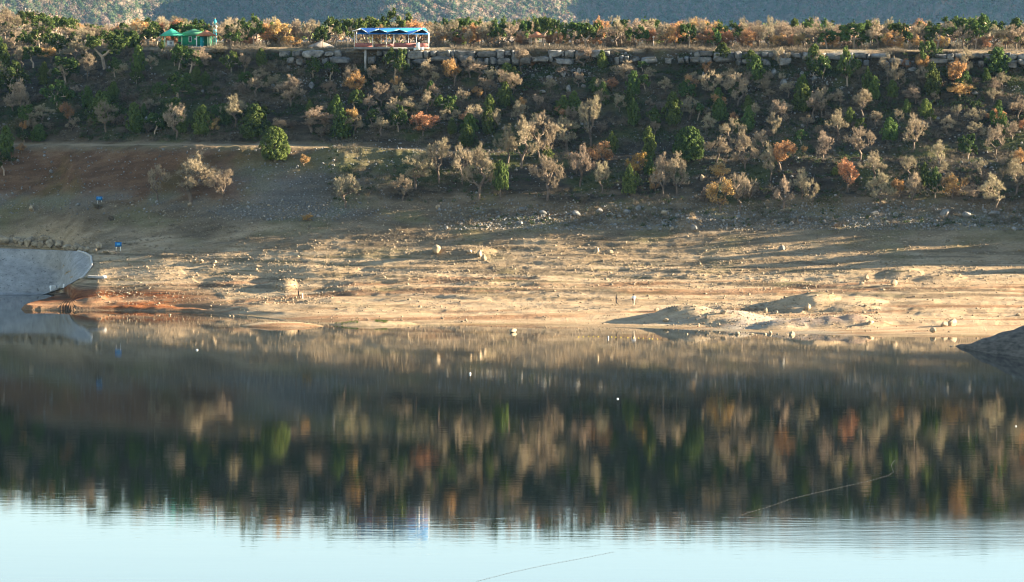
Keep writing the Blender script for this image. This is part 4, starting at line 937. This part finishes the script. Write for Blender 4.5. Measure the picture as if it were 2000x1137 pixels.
# ------------------------------------------------------------------ blue roofed viewing pavilion on the ledge
def pavilion():
    Y0, Y1 = Yv(552.3), Yv(546.0); s = F / Y0; X = lambda px: (px - 760) / s; Z = lambda py: (96 - py) / s
    r = empty('viewing_pavilion', world(760, 96, Y0), 0, 'pavilion with blue roof and white posts on a deck over the ledge', 'pavilion'); D = Y1 - Y0
    b = MB(); b.box(X(691), X(812), 0, D, Z(96.5), Z(92.3)); b.box(X(812), X(837), 1.2, D, Z(96), Z(92.5)); b.build('deck', plain('grey deck concrete', (0.17, 0.17, 0.17), 0.85, 0.15), r)
    for px, py in ((713.5, 133), (798, 150)):
        b = MB(); b.tube((X(px), 0.8, Z(py) - 1.5), (X(px), 0.8, Z(96.6)), 0.24, 0.24, 14); b.build('pillar', M['concrete'], r, smooth=False)
    for px, dy, top in ((692, .1, 62), (719, D - .3, 62), (728, .1, 65), (754.5, .1, 66), (768.5, .1, 65), (795, D - .3, 65), (813, .1, 65), (836.5, .6, 66), (741, D - .3, 64), (768, D - .3, 64), (692.5, D - .3, 62), (836, D - .3, 64)):
        b = MB(); b.box(X(px) - .06, X(px) + .06, dy, dy + .12, Z(92.3), Z(top)); b.build('post', M['white'], r)
    for a, c2, y0 in ((693.2, 727, 0.05), (769.6, 812, 0.05), (814, 836, 0.65)):
        b = MB(); b.box(X(a), X(c2), y0 + .02, y0 + .1, Z(92.2), Z(84.2)); b.build('railing', M['railing'], r)
    b = MB(); b.box(X(729), X(767.5), D - .35, D - .27, Z(92.2), Z(86)); b.build('railing', M['railing'], r)
    b = MB(); b.box(X(813.3), X(820), -.35, .0, Z(98), Z(83.5)); b.box(X(808), X(813.1), -.35, -.02, Z(98.5), Z(94.5)); b.box(X(820.1), X(828), -.3, .0, Z(98), Z(92)); b.build('corner_wall', M['white'], r)
    # roof: long ridge with front and back slopes, four small gables to the front
    b = MB(); t = 0.10; ridge, eave = Z(54.5), Z(66); yf, yb, ym = -0.55, D + .55, D * .5
    b.add([(X(697), yf, eave), (X(836), yf, eave), (X(830), ym, ridge), (X(702), ym, ridge), (X(697), yb, eave), (X(836), yb, eave)], [(0, 1, 2, 3), (3, 2, 5, 4)], [(0, 3, 4), (1, 5, 2)])
    b.add([(X(697), yf, eave - t), (X(836), yf, eave - t), (X(836), yb, eave - t), (X(697), yb, eave - t), (X(697), yf, eave), (X(836), yf, eave), (X(836), yb, eave), (X(697), yb, eave)], [(3, 2, 1, 0), (0, 1, 5, 4), (1, 2, 6, 5), (2, 3, 7, 6), (3, 0, 4, 7)])
    roof = b.build('roof', M['blue_roof'], r)
    for a, px, py, c2, ea, ec, tm in ((688, 705, 55.5, 719, 60.5, 64, 'white'), (721, 740, 56.5, 756, 62.5, 62.5, 'blue_trim'), (757, 780, 57, 797, 62.5, 62.5, 'blue_trim'), (800, 824, 56, 838, 67, 64.5, 'white')):
        g_ = MB(); y0, y1 = yf - .22, ym
        g_.add([(X(a), y0, Z(ea)), (X(px), y0, Z(py)), (X(c2), y0, Z(ec)), (X(a), y1, Z(ea)), (X(px), y1, Z(py)), (X(c2), y1, Z(ec))], [(0, 3, 4, 1), (1, 4, 5, 2)])
        gable = g_.build('gable', M['blue_roof'], r)
        g2 = MB(); th = .16
        for (ax, az), (bx, bz) in (((X(a), Z(ea)), (X(px), Z(py))), ((X(px), Z(py)), (X(c2), Z(ec)))):
            g2.add([(ax, y0 - .06, az - th), (bx, y0 - .06, bz - th), (bx, y0 - .06, bz + .02), (ax, y0 - .06, az + .02), (ax, y0 + .03, az - th), (bx, y0 + .03, bz - th), (bx, y0 + .03, bz + .02), (ax, y0 + .03, az + .02)],
                   [(0, 1, 2, 3), (7, 6, 5, 4), (3, 2, 6, 7), (0, 4, 5, 1), (0, 3, 7, 4), (1, 5, 6, 2)])
        g2.build('gable_trim', M[tm], gable)
    return r
pavilion()

def hip_roof(hw, hd, z0, z1, over=0.0):
    b = MB(); b.add([(-hw, -hd, z0), (hw, -hd, z0), (hw, hd, z0), (-hw, hd, z0), (0, 0, z1)], [(3, 2, 1, 0)], [(0, 1, 4), (1, 2, 4), (2, 3, 4), (3, 0, 4)])
    b.add([(-hw, -hd, z0 - .14), (hw, -hd, z0 - .14), (hw, hd, z0 - .14), (-hw, hd, z0 - .14), (-hw, -hd, z0 - .002), (hw, -hd, z0 - .002), (hw, hd, z0 - .002), (-hw, hd, z0 - .002)], [(3, 2, 1, 0), (0, 1, 5, 4), (1, 2, 6, 5), (2, 3, 7, 6), (3, 0, 4, 7)])
    return b

# ------------------------------------------------------------------ little green mosque with minaret, fountain kiosk and bin
def on_top(px, v): return at_d(px, Yv(v))
def mosque():
    p = on_top(379, 532.5); s = scale_at(p); r = empty('mosque', p, 0, 'small green mosque with green hip roof and terracotta porch', 'mosque'); m_ = lambda q: q / s
    w, dd, hgt = m_(61) / 2, 3.2, m_(21)
    b = MB(); b.box(-w, w, 0, 2 * dd, -0.4, hgt); b.build('wall', M['green_wall'], r)
    b = MB(); b.box(-w - .02, w + .02, -.03, -.002, -.4, .45); b.build('base_band', plain('dark green base band', (0.01, 0.12, 0.10), .8, .1), r)
    rf = hip_roof(w + .45, dd + .45, 0, m_(12.5)).build('roof', M['dull_green_roof'], r, (-0.2, dd, hgt + .15))
    f = MB(); f.box(-.35, .35, -.07, -.003, m_(8.5), m_(20)); win = f.build('window', M['white'], r, (m_(-7.5), 0, 0))
    f = MB(); f.box(-.22, .22, -.09, -.071, m_(10), m_(19)); f.build('pane', M['glass'], win)
    # porch in front, right
    pz = m_(20.5); px0, px1 = m_(4), m_(43)
    pr = hip_roof((px1 - px0) / 2, 2.0, 0, m_(11.5)).build('porch_roof', M['tile_roof'], r, ((px0 + px1) / 2 + .2, -1.9, pz + .1)); pr.rotation_euler.z = 0.0
    for q in (px0 + .35, px0 + 1.0 + m_(16), px1 - .7, px1 + .05):
        b = MB(); b.tube((q, -3.5, -.3), (q, -3.5, pz), .11, .11, 8); b.build('porch_post', M['pale_green'] if q > 2.5 else M['white'], r)
    b = MB(); b.box(m_(30), m_(33), -3.3, -.05, -.3, pz - .05); b.build('porch_wall', M['pale_green'], r)
    b = MB(); b.box(m_(12), m_(20), -.1, -.004, -.2, m_(19)); dr = b.build('door', M['turquoise'], r)
    b = MB(); b.box(m_(18.4), m_(19.2), -.16, -.101, .95, 1.15); b.build('handle', M['white'], dr)
    b = MB(); b.lathe([(0.01, -.2), (.2, -.2), (.2, .0), (.01, .0)], 12); lp = b.build('sign_disc', M['white'], r, (m_(2.5), -.14, m_(15))); lp.rotation_euler.x = math.pi / 2
    b = MB(); b.box(m_(-36), m_(44), -4.2, -3.9, -.4, .06); b.build('plinth_step', M['concrete'], r)
    return r
mosque()
def minaret():
    p = on_top(420, 531.5); s = scale_at(p); r = empty('minaret', p, 0, 'slim white and turquoise minaret with pointed cap beside the green mosque', 'minaret'); H = 56 / s; R = .36
    b = MB(); b.lathe([(R * 1.25, -.4), (R * 1.25, .8), (R, 1.0), (R, H * .66)], 12); sh = b.build('shaft', M['white'], r)
    for z0, z1 in ((H * .38, H * .60), (H * .10, H * .30)):
        b = MB(); b.lathe([(R + .006, z0), (R + .012, z0 + .02), (R + .012, z1 - .02), (R + .006, z1)], 12); b.build('turquoise_panel', M['turquoise'], sh)
    b = MB(); b.lathe([(R, H * .655), (R * 1.7, H * .69), (R * 1.7, H * .735), (R * 1.5, H * .735), (R * 1.5, H * .70), (.05, H * .70)], 12); b.build('balcony', M['white'], r)
    b = MB(); b.lathe([(R * .85, H * .70), (R * .85, H * .86), (R * 1.0, H * .865), (.03, H * .975), (.01, H * .975)], 12); b.build('cap', M['turquoise'], r)
    b = MB(); b.lathe([(.01, H * .97), (.09, H * .98), (.09, H * .99), (.02, H), (.02, H * 1.03), (.0, H * 1.03)], 8); b.build('finial', plain('brass finial', (.5, .35, .1), .4, .1), r)
minaret()
def open_kiosk(px, v, wpx, roof_h, post_h, matr, matp, label, rz, name):
    p = on_top(px, v); s = scale_at(p); r = empty(name, p, rz, label, 'kiosk'); hw = wpx / s / 2; ph = post_h / s
    hip_roof(hw, hw, 0, roof_h / s).build('roof', matr, r, (0, 0, ph + .14))
    for a in (-1, 1):
        for c2 in (-1, 1):
            b = MB(); b.box(a * hw * .8 - .1, a * hw * .8 + .1, c2 * hw * .8 - .1, c2 * hw * .8 + .1, -.4, ph); b.build('post', matp, r)
    b = MB(); b.box(-hw * .95, hw * .95, -hw * .95, hw * .95, -.5, .06); b.build('floor_slab', M['concrete'], r); return r
open_kiosk(335, 533.0, 42, 14, 21, M['green_roof'], M['pale_green'], 'open kiosk with bright green pyramid roof left of the mosque', 0.28, 'fountain_kiosk')
open_kiosk(1048.5, EDGE(1048) - 1.3, 31, 10.5, 20, M['tile_roof'], M['wood'], 'open kiosk with brown pyramid roof at the edge of the ledge', 0.12, 'picnic_kiosk')
p = on_top(331, 532.6)
r = empty('fountain', p + Vector((0.2, -.2, .06)), 0.3, 'white fountain block standing under the green kiosk roof', 'fountain')
b = MB(); b.box(-.7, .7, -.5, .5, 0, 1.35); b.build('block', M['white'], r); b = MB(); b.box(-.95, .95, -.9, -.51, 0, .35); b.build('basin', M['concrete'], r); b = MB(); b.box(-.3, .3, -.55, -.503, .5, 1.1); b.build('tap_panel', plain('grey tap panel', (.3, .3, .33), .5, .1), r)
def bin_thing(px, v, label):
    p = on_top(px, v); r = empty('rubbish_bin', p, 0, label, 'bin'); b = MB(); b.lathe([(.01, .02), (.42, .02), (.5, 1.05), (.46, 1.05), (.4, .1)], 14); b.build('drum', M['dark'], r); b = MB(); b.lathe([(.52, 1.0), (.54, 1.03), (.54, 1.09), (.5, 1.1)], 14); b.build('rim', plain('rusty bin rim', (.12, .06, .03), .8, .2), r)
bin_thing(349.5, 534.5, 'dark bin standing in front of the green mosque wall'); bin_thing(1853, EDGE(1853) - 1.5, 'black bin at the wood edge on the right of the flat top')
# gravel heap and pole left of the pavilion
p = on_top(627, 541.5); s = scale_at(p); gv = []; n, k2 = 40, 12
for i in range(k2 + 1):
    for q in range(n):
        a = 2 * math.pi * q / n; t = i / k2; rr = (27 / s) * t * (1 + .1 * math.sin(2 * a + 1)); z = (12.5 / s) * (1 - t) ** 0.75 * (1 - .15 * t) if t < 1 else -.2
        gv.append((rr * math.cos(a), rr * math.sin(a), z + .05 * random.random() * (t > 0)))
gq = [(i * n + q, i * n + (q + 1) % n, (i + 1) * n + (q + 1) % n, (i + 1) * n + q) for i in range(k2) for q in range(n)]
mg_, nt, b = nmat('heap gravel'); nt.links.new(ramp(nt, noise(nt, 6, 6, .7, objco(nt)), [(.3, (.2, .17, .14)), (.7, (.42, .36, .29))]), b.inputs['Base Color']); bump(nt, b, noise(nt, 12, 4, .7, objco(nt)), .06)
tag(link('gravel_heap', mesh_np('gravel_heap', gv, gq), mg_, None, p), 'grey gravel heap left of the blue roofed pavilion', 'gravel heap')
def pole(px, v, hpx, label, rad=.07, mat='wood', lamp=False):
    p = on_top(px, v); s = scale_at(p); r = empty('wooden_pole' if not lamp else 'street_lamp', p, 0, label, 'pole' if not lamp else 'street lamp'); b = MB(); b.tube((0, 0, -.4), (.05, 0, hpx / s), rad, rad * .85, 8); b.build('shaft', M[mat], r)
    if lamp: b = MB(); b.lathe([(.02, hpx / s), (.2, hpx / s + .05), (.24, hpx / s + .3), (.05, hpx / s + .45), (.0, hpx / s + .45)], 10); b.build('lamp_head', M['white'], r)
    else: b = MB(); b.tube((.05, 0, hpx / s - .02), (.05, 0, hpx / s + .08), rad * 1.2, rad * 1.2, 8); b.build('cap', M[mat], r)
pole(630, 545, 16, 'pale wooden pole standing in front of the gravel heap', .09, 'pale_bark'); pole(679, 545, 20, 'pale wooden pole left of the pavilion deck', .07, 'pale_bark')
pole(1276, EDGE(1276) - 1.5, 18, 'thin lamp post with white head on the flat top right of the spreading pine', .05, 'white', True); pole(1087, EDGE(1087) - 3, 28, 'lamp post with small white head right of the brown kiosk', .05, 'wood', True)

# ------------------------------------------------------------------ people
def skin_body(name, joints, bones, mats, sub=2):
    """continuous body from a jointed skeleton; joints: name -> (x, y, z, radius x, radius y)"""
    names = list(joints); me = bpy.data.meshes.new(name)
    me.from_pydata([joints[q][:3] for q in names], [(names.index(a), names.index(b2)) for a, b2 in bones], [])
    ob = bpy.data.objects.new(name, me); COL.objects.link(ob)
    md = ob.modifiers.new('skin', 'SKIN'); md.use_smooth_shade = True
    sl = me.skin_vertices[0].data if me.skin_vertices else None
    if sl is None:
        bpy.context.view_layer.objects.active = ob; sl = me.skin_vertices.new().data
    for i, q in enumerate(names): sl[i].radius = joints[q][3:5]; sl[i].use_root = q == 'pelvis'
    sb = ob.modifiers.new('sub', 'SUBSURF'); sb.levels = sub; sb.render_levels = sub
    dg = bpy.context.evaluated_depsgraph_get(); dg.update(); ev = ob.evaluated_get(dg); res = bpy.data.meshes.new_from_object(ev)
    bpy.data.objects.remove(ob); res.name = name
    return res
def person(x, y, hpx, label, face, pose, cols, hair_long=False, props=None, cat='person', yaw=0.0):
    p = at(x, y); s = scale_at(p); H = hpx * 1.08 / s; K = H / 1.75; r = empty('person', p, yaw, label, cat)
    J = {'pelvis': (0, 0, .95, .135, .11), 'waist': (0, 0, 1.1, .125, .095), 'chest': (.01, 0, 1.33, .155, .105), 'neck': (.02, 0, 1.5, .055, .055), 'chin': (.035, 0, 1.56, .062, .065), 'brow': (.03, 0, 1.65, .085, .092), 'crown': (.015, 0, 1.72, .06, .065), 'nose': (.125, 0, 1.605, .012, .012)}
    B = [('pelvis', 'waist'), ('waist', 'chest'), ('chest', 'neck'), ('neck', 'chin'), ('chin', 'brow'), ('brow', 'crown'), ('chin', 'nose')]
    for sd_, sg in (('l', 1), ('r', -1)):
        hp, kn, an = pose['leg_' + sd_]; sh, el, wr = (0.0, sg * .19, 1.43), pose['arm_' + sd_][0], pose['arm_' + sd_][1]
        J['hip' + sd_] = (hp[0], sg * .09, .9, .095, .095); J['knee' + sd_] = (kn[0], sg * .1, kn[1], .062, .062); J['ank' + sd_] = (an[0], sg * .1, an[1], .042, .042)
        J['toe' + sd_] = (an[0] + .17 * pose.get('toe', 1), sg * .11, an[1] - .045, .04, .035)
        J['sho' + sd_] = (*sh, .066, .066); J['elb' + sd_] = (el[0], sg * el[1], el[2], .046, .046); J['wri' + sd_] = (wr[0], sg * wr[1], wr[2], .032, .032)
        B += [('pelvis', 'hip' + sd_), ('hip' + sd_, 'knee' + sd_), ('knee' + sd_, 'ank' + sd_), ('ank' + sd_, 'toe' + sd_), ('chest', 'sho' + sd_), ('sho' + sd_, 'elb' + sd_), ('elb' + sd_, 'wri' + sd_)]
        f = (np.array(wr) - np.array(el)); f = f * np.array([1, sg, 1]); f = f / np.linalg.norm(f); w0 = np.array([wr[0], sg * wr[1], wr[2]])
        pl = w0 + f * .08; J['palm' + sd_] = (*pl, .036, .022); B.append(('wri' + sd_, 'palm' + sd_)); side = np.cross(f, [0, 1, 0]); side = side / (np.linalg.norm(side) + 1e-6)
        for qn, (off, ln) in enumerate(((-.03, .07), (-.01, .085), (.01, .08), (.03, .06))):
            e1 = pl + side * off + f * ln * .55; e2 = e1 + f * ln * .4 + np.array([.02, 0, -.01]); J[f'fa{qn}{sd_}'] = (*e1, .0095, .0095); J[f'fb{qn}{sd_}'] = (*e2, .008, .008); B += [('palm' + sd_, f'fa{qn}{sd_}'), (f'fa{qn}{sd_}', f'fb{qn}{sd_}')]
        th_ = w0 + f * .05 + side * .05 + np.array([.01, 0, 0]); J['thu' + sd_] = (*th_, .011, .011); B.append(('wri' + sd_, 'thu' + sd_))
    J = {q: tuple(c_ * K for c_ in v) for q, v in J.items()}
    me = skin_body('body', J, B, None)
    sk = plain('skin', (.42, .25, .17), .6, .05); mats = [sk, cols['top'], cols['legs'], cols['shoes']]
    for m_ in mats: me.materials.append(m_)
    nV = len(me.vertices); co = np.empty(nV * 3, np.float32); me.vertices.foreach_get('co', co); co = co.reshape(-1, 3) / K
    wl = np.array([J['wri' + q][:3] for q in 'lr']) / K
    mi = np.zeros(len(me.polygons), np.int32)
    for f in me.polygons:
        cc = co[list(f.vertices)].mean(0); hand = min(np.linalg.norm(cc - q) for q in (wl + (wl - np.array([J['elb' + q][:3] for q in 'lr']) / K) * .25)) < .13
        mi[f.index] = 0 if (cc[2] > 1.5 or hand) else 1 if cc[2] > .97 or (abs(cc[1]) > .21) else 2 if cc[2] > .12 else 3
    me.polygons.foreach_set('material_index', mi); link('body', me, None, r)
    hb = MB(); hb.lathe([(.001, 1.77), (.05, 1.765), (.085, 1.73), (.102, 1.67), (.1, 1.61), (.07, 1.57)] if not hair_long else [(.001, 1.77), (.05, 1.765), (.09, 1.73), (.108, 1.66), (.11, 1.58), (.13, 1.46), (.11, 1.38), (.03, 1.36)], 14)
    hb.V = [((v[0] - .018) * K, v[1] * K, v[2] * K) for v in hb.V]; hb.build('hair', cols['hair'], r, smooth=True)
    if props: props(r, K)
    r.rotation_euler.z = yaw; return r
black = plain('black cloth', (.012, .012, .014), .9, .1); dkhair = plain('dark hair', (.015, .011, .009), .7, .1); pale = plain('pale blue shirt', (.62, .68, .74), .9, .05); tan = plain('tan trousers', (.52, .45, .34), .9, .08); wht = plain('white clothes', (.75, .72, .68), .9, .05); brown = plain('brown leather', (.09, .05, .03), .7, .1)
stride = {'leg_l': ((0.02,), (.16, .5), (.2, .07)), 'leg_r': ((-.02,), (-.06, .5), (-.26, .09)), 'arm_l': ((.05, .26, 1.2), (.24, .2, 1.36)), 'arm_r': ((.02, .25, 1.2), (.22, .18, 1.34))}
def camera_prop(r, K):
    b = MB(); b.box(.26 * K, .36 * K, -.09 * K, .09 * K, 1.34 * K, 1.46 * K); b.tube((.36 * K, 0, 1.4 * K), (.45 * K, 0, 1.4 * K), .04 * K, .045 * K, 10); o_ = b.build('hand_camera', black); o_.matrix_world = Matrix.Translation(r.location) @ Matrix.Rotation(0, 4, 'Z'); tag(o_, 'small dark camera held up by the left walking figure', 'camera')
person(583, 584.2, 18.2, 'dark clothed walker with raised arms at the left end of the shore', 0, stride, dict(top=black, legs=black, shoes=black, hair=dkhair), props=camera_prop)
kid = {'leg_l': ((0,), (.08, .5), (.12, .07)), 'leg_r': ((0,), (-.03, .5), (-.12, .08)), 'arm_l': ((.0, .25, 1.2), (.1, .25, 1.02)), 'arm_r': ((-.05, .25, 1.2), (.05, .25, 1.0))}
person(591, 583.6, 11.8, 'small child in white clothes beside the dark clothed walker', 0, kid, dict(top=wht, legs=wht, shoes=wht, hair=plain('light brown hair', (.25, .15, .08), .8, .1)))
walk = {'leg_l': ((0.0,), (.02, .5), (.02, .07)), 'leg_r': ((-.02,), (-.08, .5), (-.42, .2)), 'arm_l': ((-.16, .26, 1.22), (.02, .26, 1.08)), 'arm_r': ((-.2, .25, 1.2), (-.3, .22, 1.02))}
person(1203.5, 597, 18.3, 'walker in black with long dark hair mid stride on the sand', 0, walk, dict(top=black, legs=black, shoes=black, hair=dkhair), hair_long=True, yaw=math.pi)
stand = {'leg_l': ((0.0,), (.02, .5), (.06, .07)), 'leg_r': ((0,), (-.0, .5), (-.08, .07)), 'arm_l': ((-.03, .27, 1.17), (.1, .24, .98)), 'arm_r': ((-.03, .27, 1.17), (.08, .25, .97))}
def bag_prop(r, K):
    b = MB(); b.box(-.1 * K, .1 * K, -.1 * K, .08 * K, .0, .26 * K); o_ = b.build('shoulder_bag', brown); o_.location = r.location + Vector((-.12 * K, -.2 * K, .86 * K)); tag(o_, 'brown bag hanging at the hip of the person in the pale shirt', 'bag')
person(1237.5, 598.5, 22.5, 'person in pale shirt and tan trousers walking with a bag', 0, stand, dict(top=pale, legs=tan, shoes=brown, hair=dkhair), props=bag_prop, yaw=math.pi / 2)

# ------------------------------------------------------------------ things afloat
def wpt(x, y, z=0.0): Y = Yv(y); return Vector(((x - CX) * Y / F, Y, z))
def float_white(x, y, w, h, label, lean):
    p = wpt(x, y); s = scale_at(p); r = empty('white_float', p, random.uniform(-.4, .4), label, 'float'); b = MB(); R = w * .75 / s / 2; H = h * .75 / s
    b.lathe([(.01, -.1), (R * .8, -.1), (R, .02), (R, H * .6), (R * .75, H * .85), (R * .3, H * .95)], 14); o_ = b.build('jug', M['white'], r, smooth=True); o_.rotation_euler.y = lean
    b = MB(); b.lathe([(R * .28, H * .94), (R * .32, H * .96), (R * .32, H * 1.1), (.01, H * 1.12)], 10); o2 = b.build('neck', M['white'], r); o2.rotation_euler.y = lean
float_white(918, 731, 5, 4.5, 'white float riding upright on the dark water below the stone heap', .1); float_white(1206, 779.5, 5, 2.8, 'white float in the dark water below the walking pair on the sand', .5)
float_white(384.5, 684, 6, 2.8, 'white float close to the left shore below the red spit', .6); float_white(1984, 833, 4, 2.4, 'white float near the right edge of the lake', .4)
p = wpt(1187, 661); r = empty('mooring_post', p, 0, 'short dark post with a white side standing in the shallows', 'post'); b = MB(); b.box(-.16, .02, -.1, .1, -.4, .42); b.build('shaft', M['dark'], r); b = MB(); b.box(.022, .17, -.1, .1, -.4, .40); b.build('white_side', M['white'], r)
def float_line(pts, n, rad, mat, label, cat, ropeR=0.006, skip=None):
    Pp = [wpt(x, y, 0.02) for x, y in pts]; r = empty('float_line', Pp[0], 0, label, cat)
    L = [0]; 
    for a, c2 in zip(Pp[:-1], Pp[1:]): L.append(L[-1] + (c2 - a).length)
    smp = lambda t: Vector([float(np.interp(t * L[-1], L, [q[k3] for q in Pp])) for k3 in range(3)])
    b = MB()
    for q in range(2 * n): b.tube(smp(q / (2 * n)) - Pp[0], smp((q + 1) / (2 * n)) - Pp[0], ropeR, ropeR, 5, False)
    b.build('rope', M['dark'], r); bb = MB(); bb.lathe([(.001, -rad), (rad * .7, -rad * .7), (rad, 0), (rad * .7, rad * .7), (.001, rad)], 8); me = mesh_np('float', bb.V, bb.Q, None, True); me.materials.append(mat)
    for q in range(n): link('float', me, None, r, smp((q + .5) / n + random.uniform(-.25, .25) / n) - Pp[0])
float_line([(1445, 1007), (1470, 999), (1495, 992), (1516, 985), (1540, 976), (1580, 966), (1620, 957), (1660, 948), (1700, 939), (1735, 929), (1745, 922), (1742, 913), (1741, 907), (1748, 899)], 56, .02, M['concrete'], 'long line of small white floats curving over the dark reflection', 'float line')
float_line([(930, 1136), (1000, 1118), (1060, 1105), (1130, 1092), (1200, 1078)], 40, .03, M['dark'], 'faint line of small dark floats on the bright water at the bottom', 'float line')
float_line([(1124, 659), (1150, 657.5), (1185, 658), (1230, 660), (1260, 661.5), (1292, 663)], 16, .09, M['yellow'], 'yellow floating line along the shallows by the dark post', 'float line')

# ------------------------------------------------------------------ labels of the trees: kind, place and count from the left
def zone(px, py, top):
    if top: return 'on the flat top' if px > 290 else 'on the wooded shoulder'
    return 'just under the ledge' if py < 172 else 'on the upper slope' if py < 232 else 'on the middle slope' if py < 284 else 'on the lower slope' if py < 345 else 'at the foot of the slope'
SEG = [(-999, 250, 'left of the mosque'), (250, 430, 'around the mosque'), (430, 690, 'between mosque and pavilion'), (690, 840, 'around the pavilion'), (840, 1030, 'between pavilion and brown kiosk'), (1030, 1250, 'right of the brown kiosk'), (1250, 1500, 'right of centre'), (1500, 1750, 'in the right quarter'), (1750, 9999, 'near the right edge')]
SEG2 = [(q, w_, {'around the mosque': 'below the mosque', 'around the pavilion': 'below the pavilion', 'left of the mosque': 'below the wooded shoulder', 'right of the brown kiosk': 'right of the kiosk'}.get(t, t)) for q, w_, t in SEG]
KW = {'oak': 'bare oak', 'copper': 'copper oak', 'gold': 'golden leaved oak', 'juniper': 'cone shaped juniper', 'column': 'narrow green juniper', 'dome': 'dense round juniper', 'stem': 'slender pale stemmed juniper', 'pine': 'dark spreading pine', 'bushpine': 'dark bushy pine', 'shrub': 'low bare shrub', 'tumble': 'orange brown bush'}
groups = {}
for e in PLANTS:
    r_, kd, px, py, h, w, top = e; top = top and True
    place = zone(px, py, top); sg = next(t for a, b2, t in (SEG if top else SEG2) if a <= px < b2)
    if py > 400 and not top: place = 'on the dry shore'
    if place == 'on the wooded shoulder': sg = ''
    groups.setdefault((kd, place, sg), []).append(e)
for (kd, place, sg), L in groups.items():
    L.sort(key=lambda e: e[2])
    for i, e in enumerate(L):
        n = len(L); pre = 'only ' + KW[kd] if n == 1 else ORD[i] + ' ' + KW[kd] + ' from left'
        e[0]['label'] = (pre + ' ' + place + ('' if place == 'on the wooded shoulder' else ' ' + sg))
        e[0]['group'] = KW[kd] + 's ' + ('of the flat top' if e[6] else 'of the slope')

# ------------------------------------------------------------------ air
hz = MB(); hz.box(-2900, 2900, -120, 9900, -8, 560)
hm = bpy.data.materials.new('haze'); hm.use_nodes = True; nt = hm.node_tree; nt.nodes.clear()
out = nt.nodes.new('ShaderNodeOutputMaterial'); pv = nt.nodes.new('ShaderNodeVolumePrincipled'); pv.inputs['Color'].default_value = (0.26, 0.56, 1.0, 1); pv.inputs['Density'].default_value = 0.0000085; pv.inputs['Anisotropy'].default_value = 0.25
nt.links.new(pv.outputs[0], out.inputs['Volume'])
tag(hz.build('haze', hm), kind='stuff')

# ------------------------------------------------------------------ light, sky, camera
L = Vector((math.cos(SUN_EL) * math.cos(SUN_AZ), math.cos(SUN_EL) * math.sin(SUN_AZ), math.sin(SUN_EL)))
sl = bpy.data.lights.new('sun', 'SUN'); sl.energy = 5.0; sl.angle = math.radians(0.53); sl.color = (1.0, 0.82, 0.58)
so = bpy.data.objects.new('sun', sl); COL.objects.link(so); so.rotation_euler = L.to_track_quat('Z', 'Y').to_euler(); so.location = (300, 300, 400)
wd = bpy.data.worlds.new('World'); SC.world = wd; wd.use_nodes = True; nt = wd.node_tree; bg = nt.nodes['Background']
sky = nt.nodes.new('ShaderNodeTexSky'); sky.sky_type = 'NISHITA'; sky.sun_disc = False; sky.sun_elevation = SUN_EL; sky.sun_rotation = math.pi / 2 - SUN_AZ
sky.air_density = 0.85; sky.dust_density = 0.0; sky.ozone_density = 0.4; sky.altitude = 0
nt.links.new(sky.outputs[0], bg.inputs[0]); bg.inputs[1].default_value = 0.050
cam = bpy.data.cameras.new('camera'); co_ = bpy.data.objects.new('camera', cam); COL.objects.link(co_); co_.location = (0, 0, HC); co_.rotation_euler = (math.pi / 2, 0, 0)
cam.sensor_fit = 'HORIZONTAL'; cam.sensor_width = 36; cam.lens = 36 * F / 2000; cam.shift_x = 0.0; cam.shift_y = (YH - 568.5) / 2000; cam.clip_start = 1; cam.clip_end = 15000
SC.camera = co_
vs = SC.view_settings; vs.view_transform = 'Standard'; vs.look = 'None'; vs.exposure = 3.02; vs.gamma = 1
SC.render.engine = 'CYCLES'; cy = SC.cycles; cy.max_bounces = 6; cy.diffuse_bounces = 2; cy.glossy_bounces = 3; cy.volume_bounces = 0; cy.transparent_max_bounces = 4; cy.caustics_reflective = False; cy.caustics_refractive = False
cy.use_denoising = True; cy.filter_width = 1.15; cy.use_adaptive_sampling = False
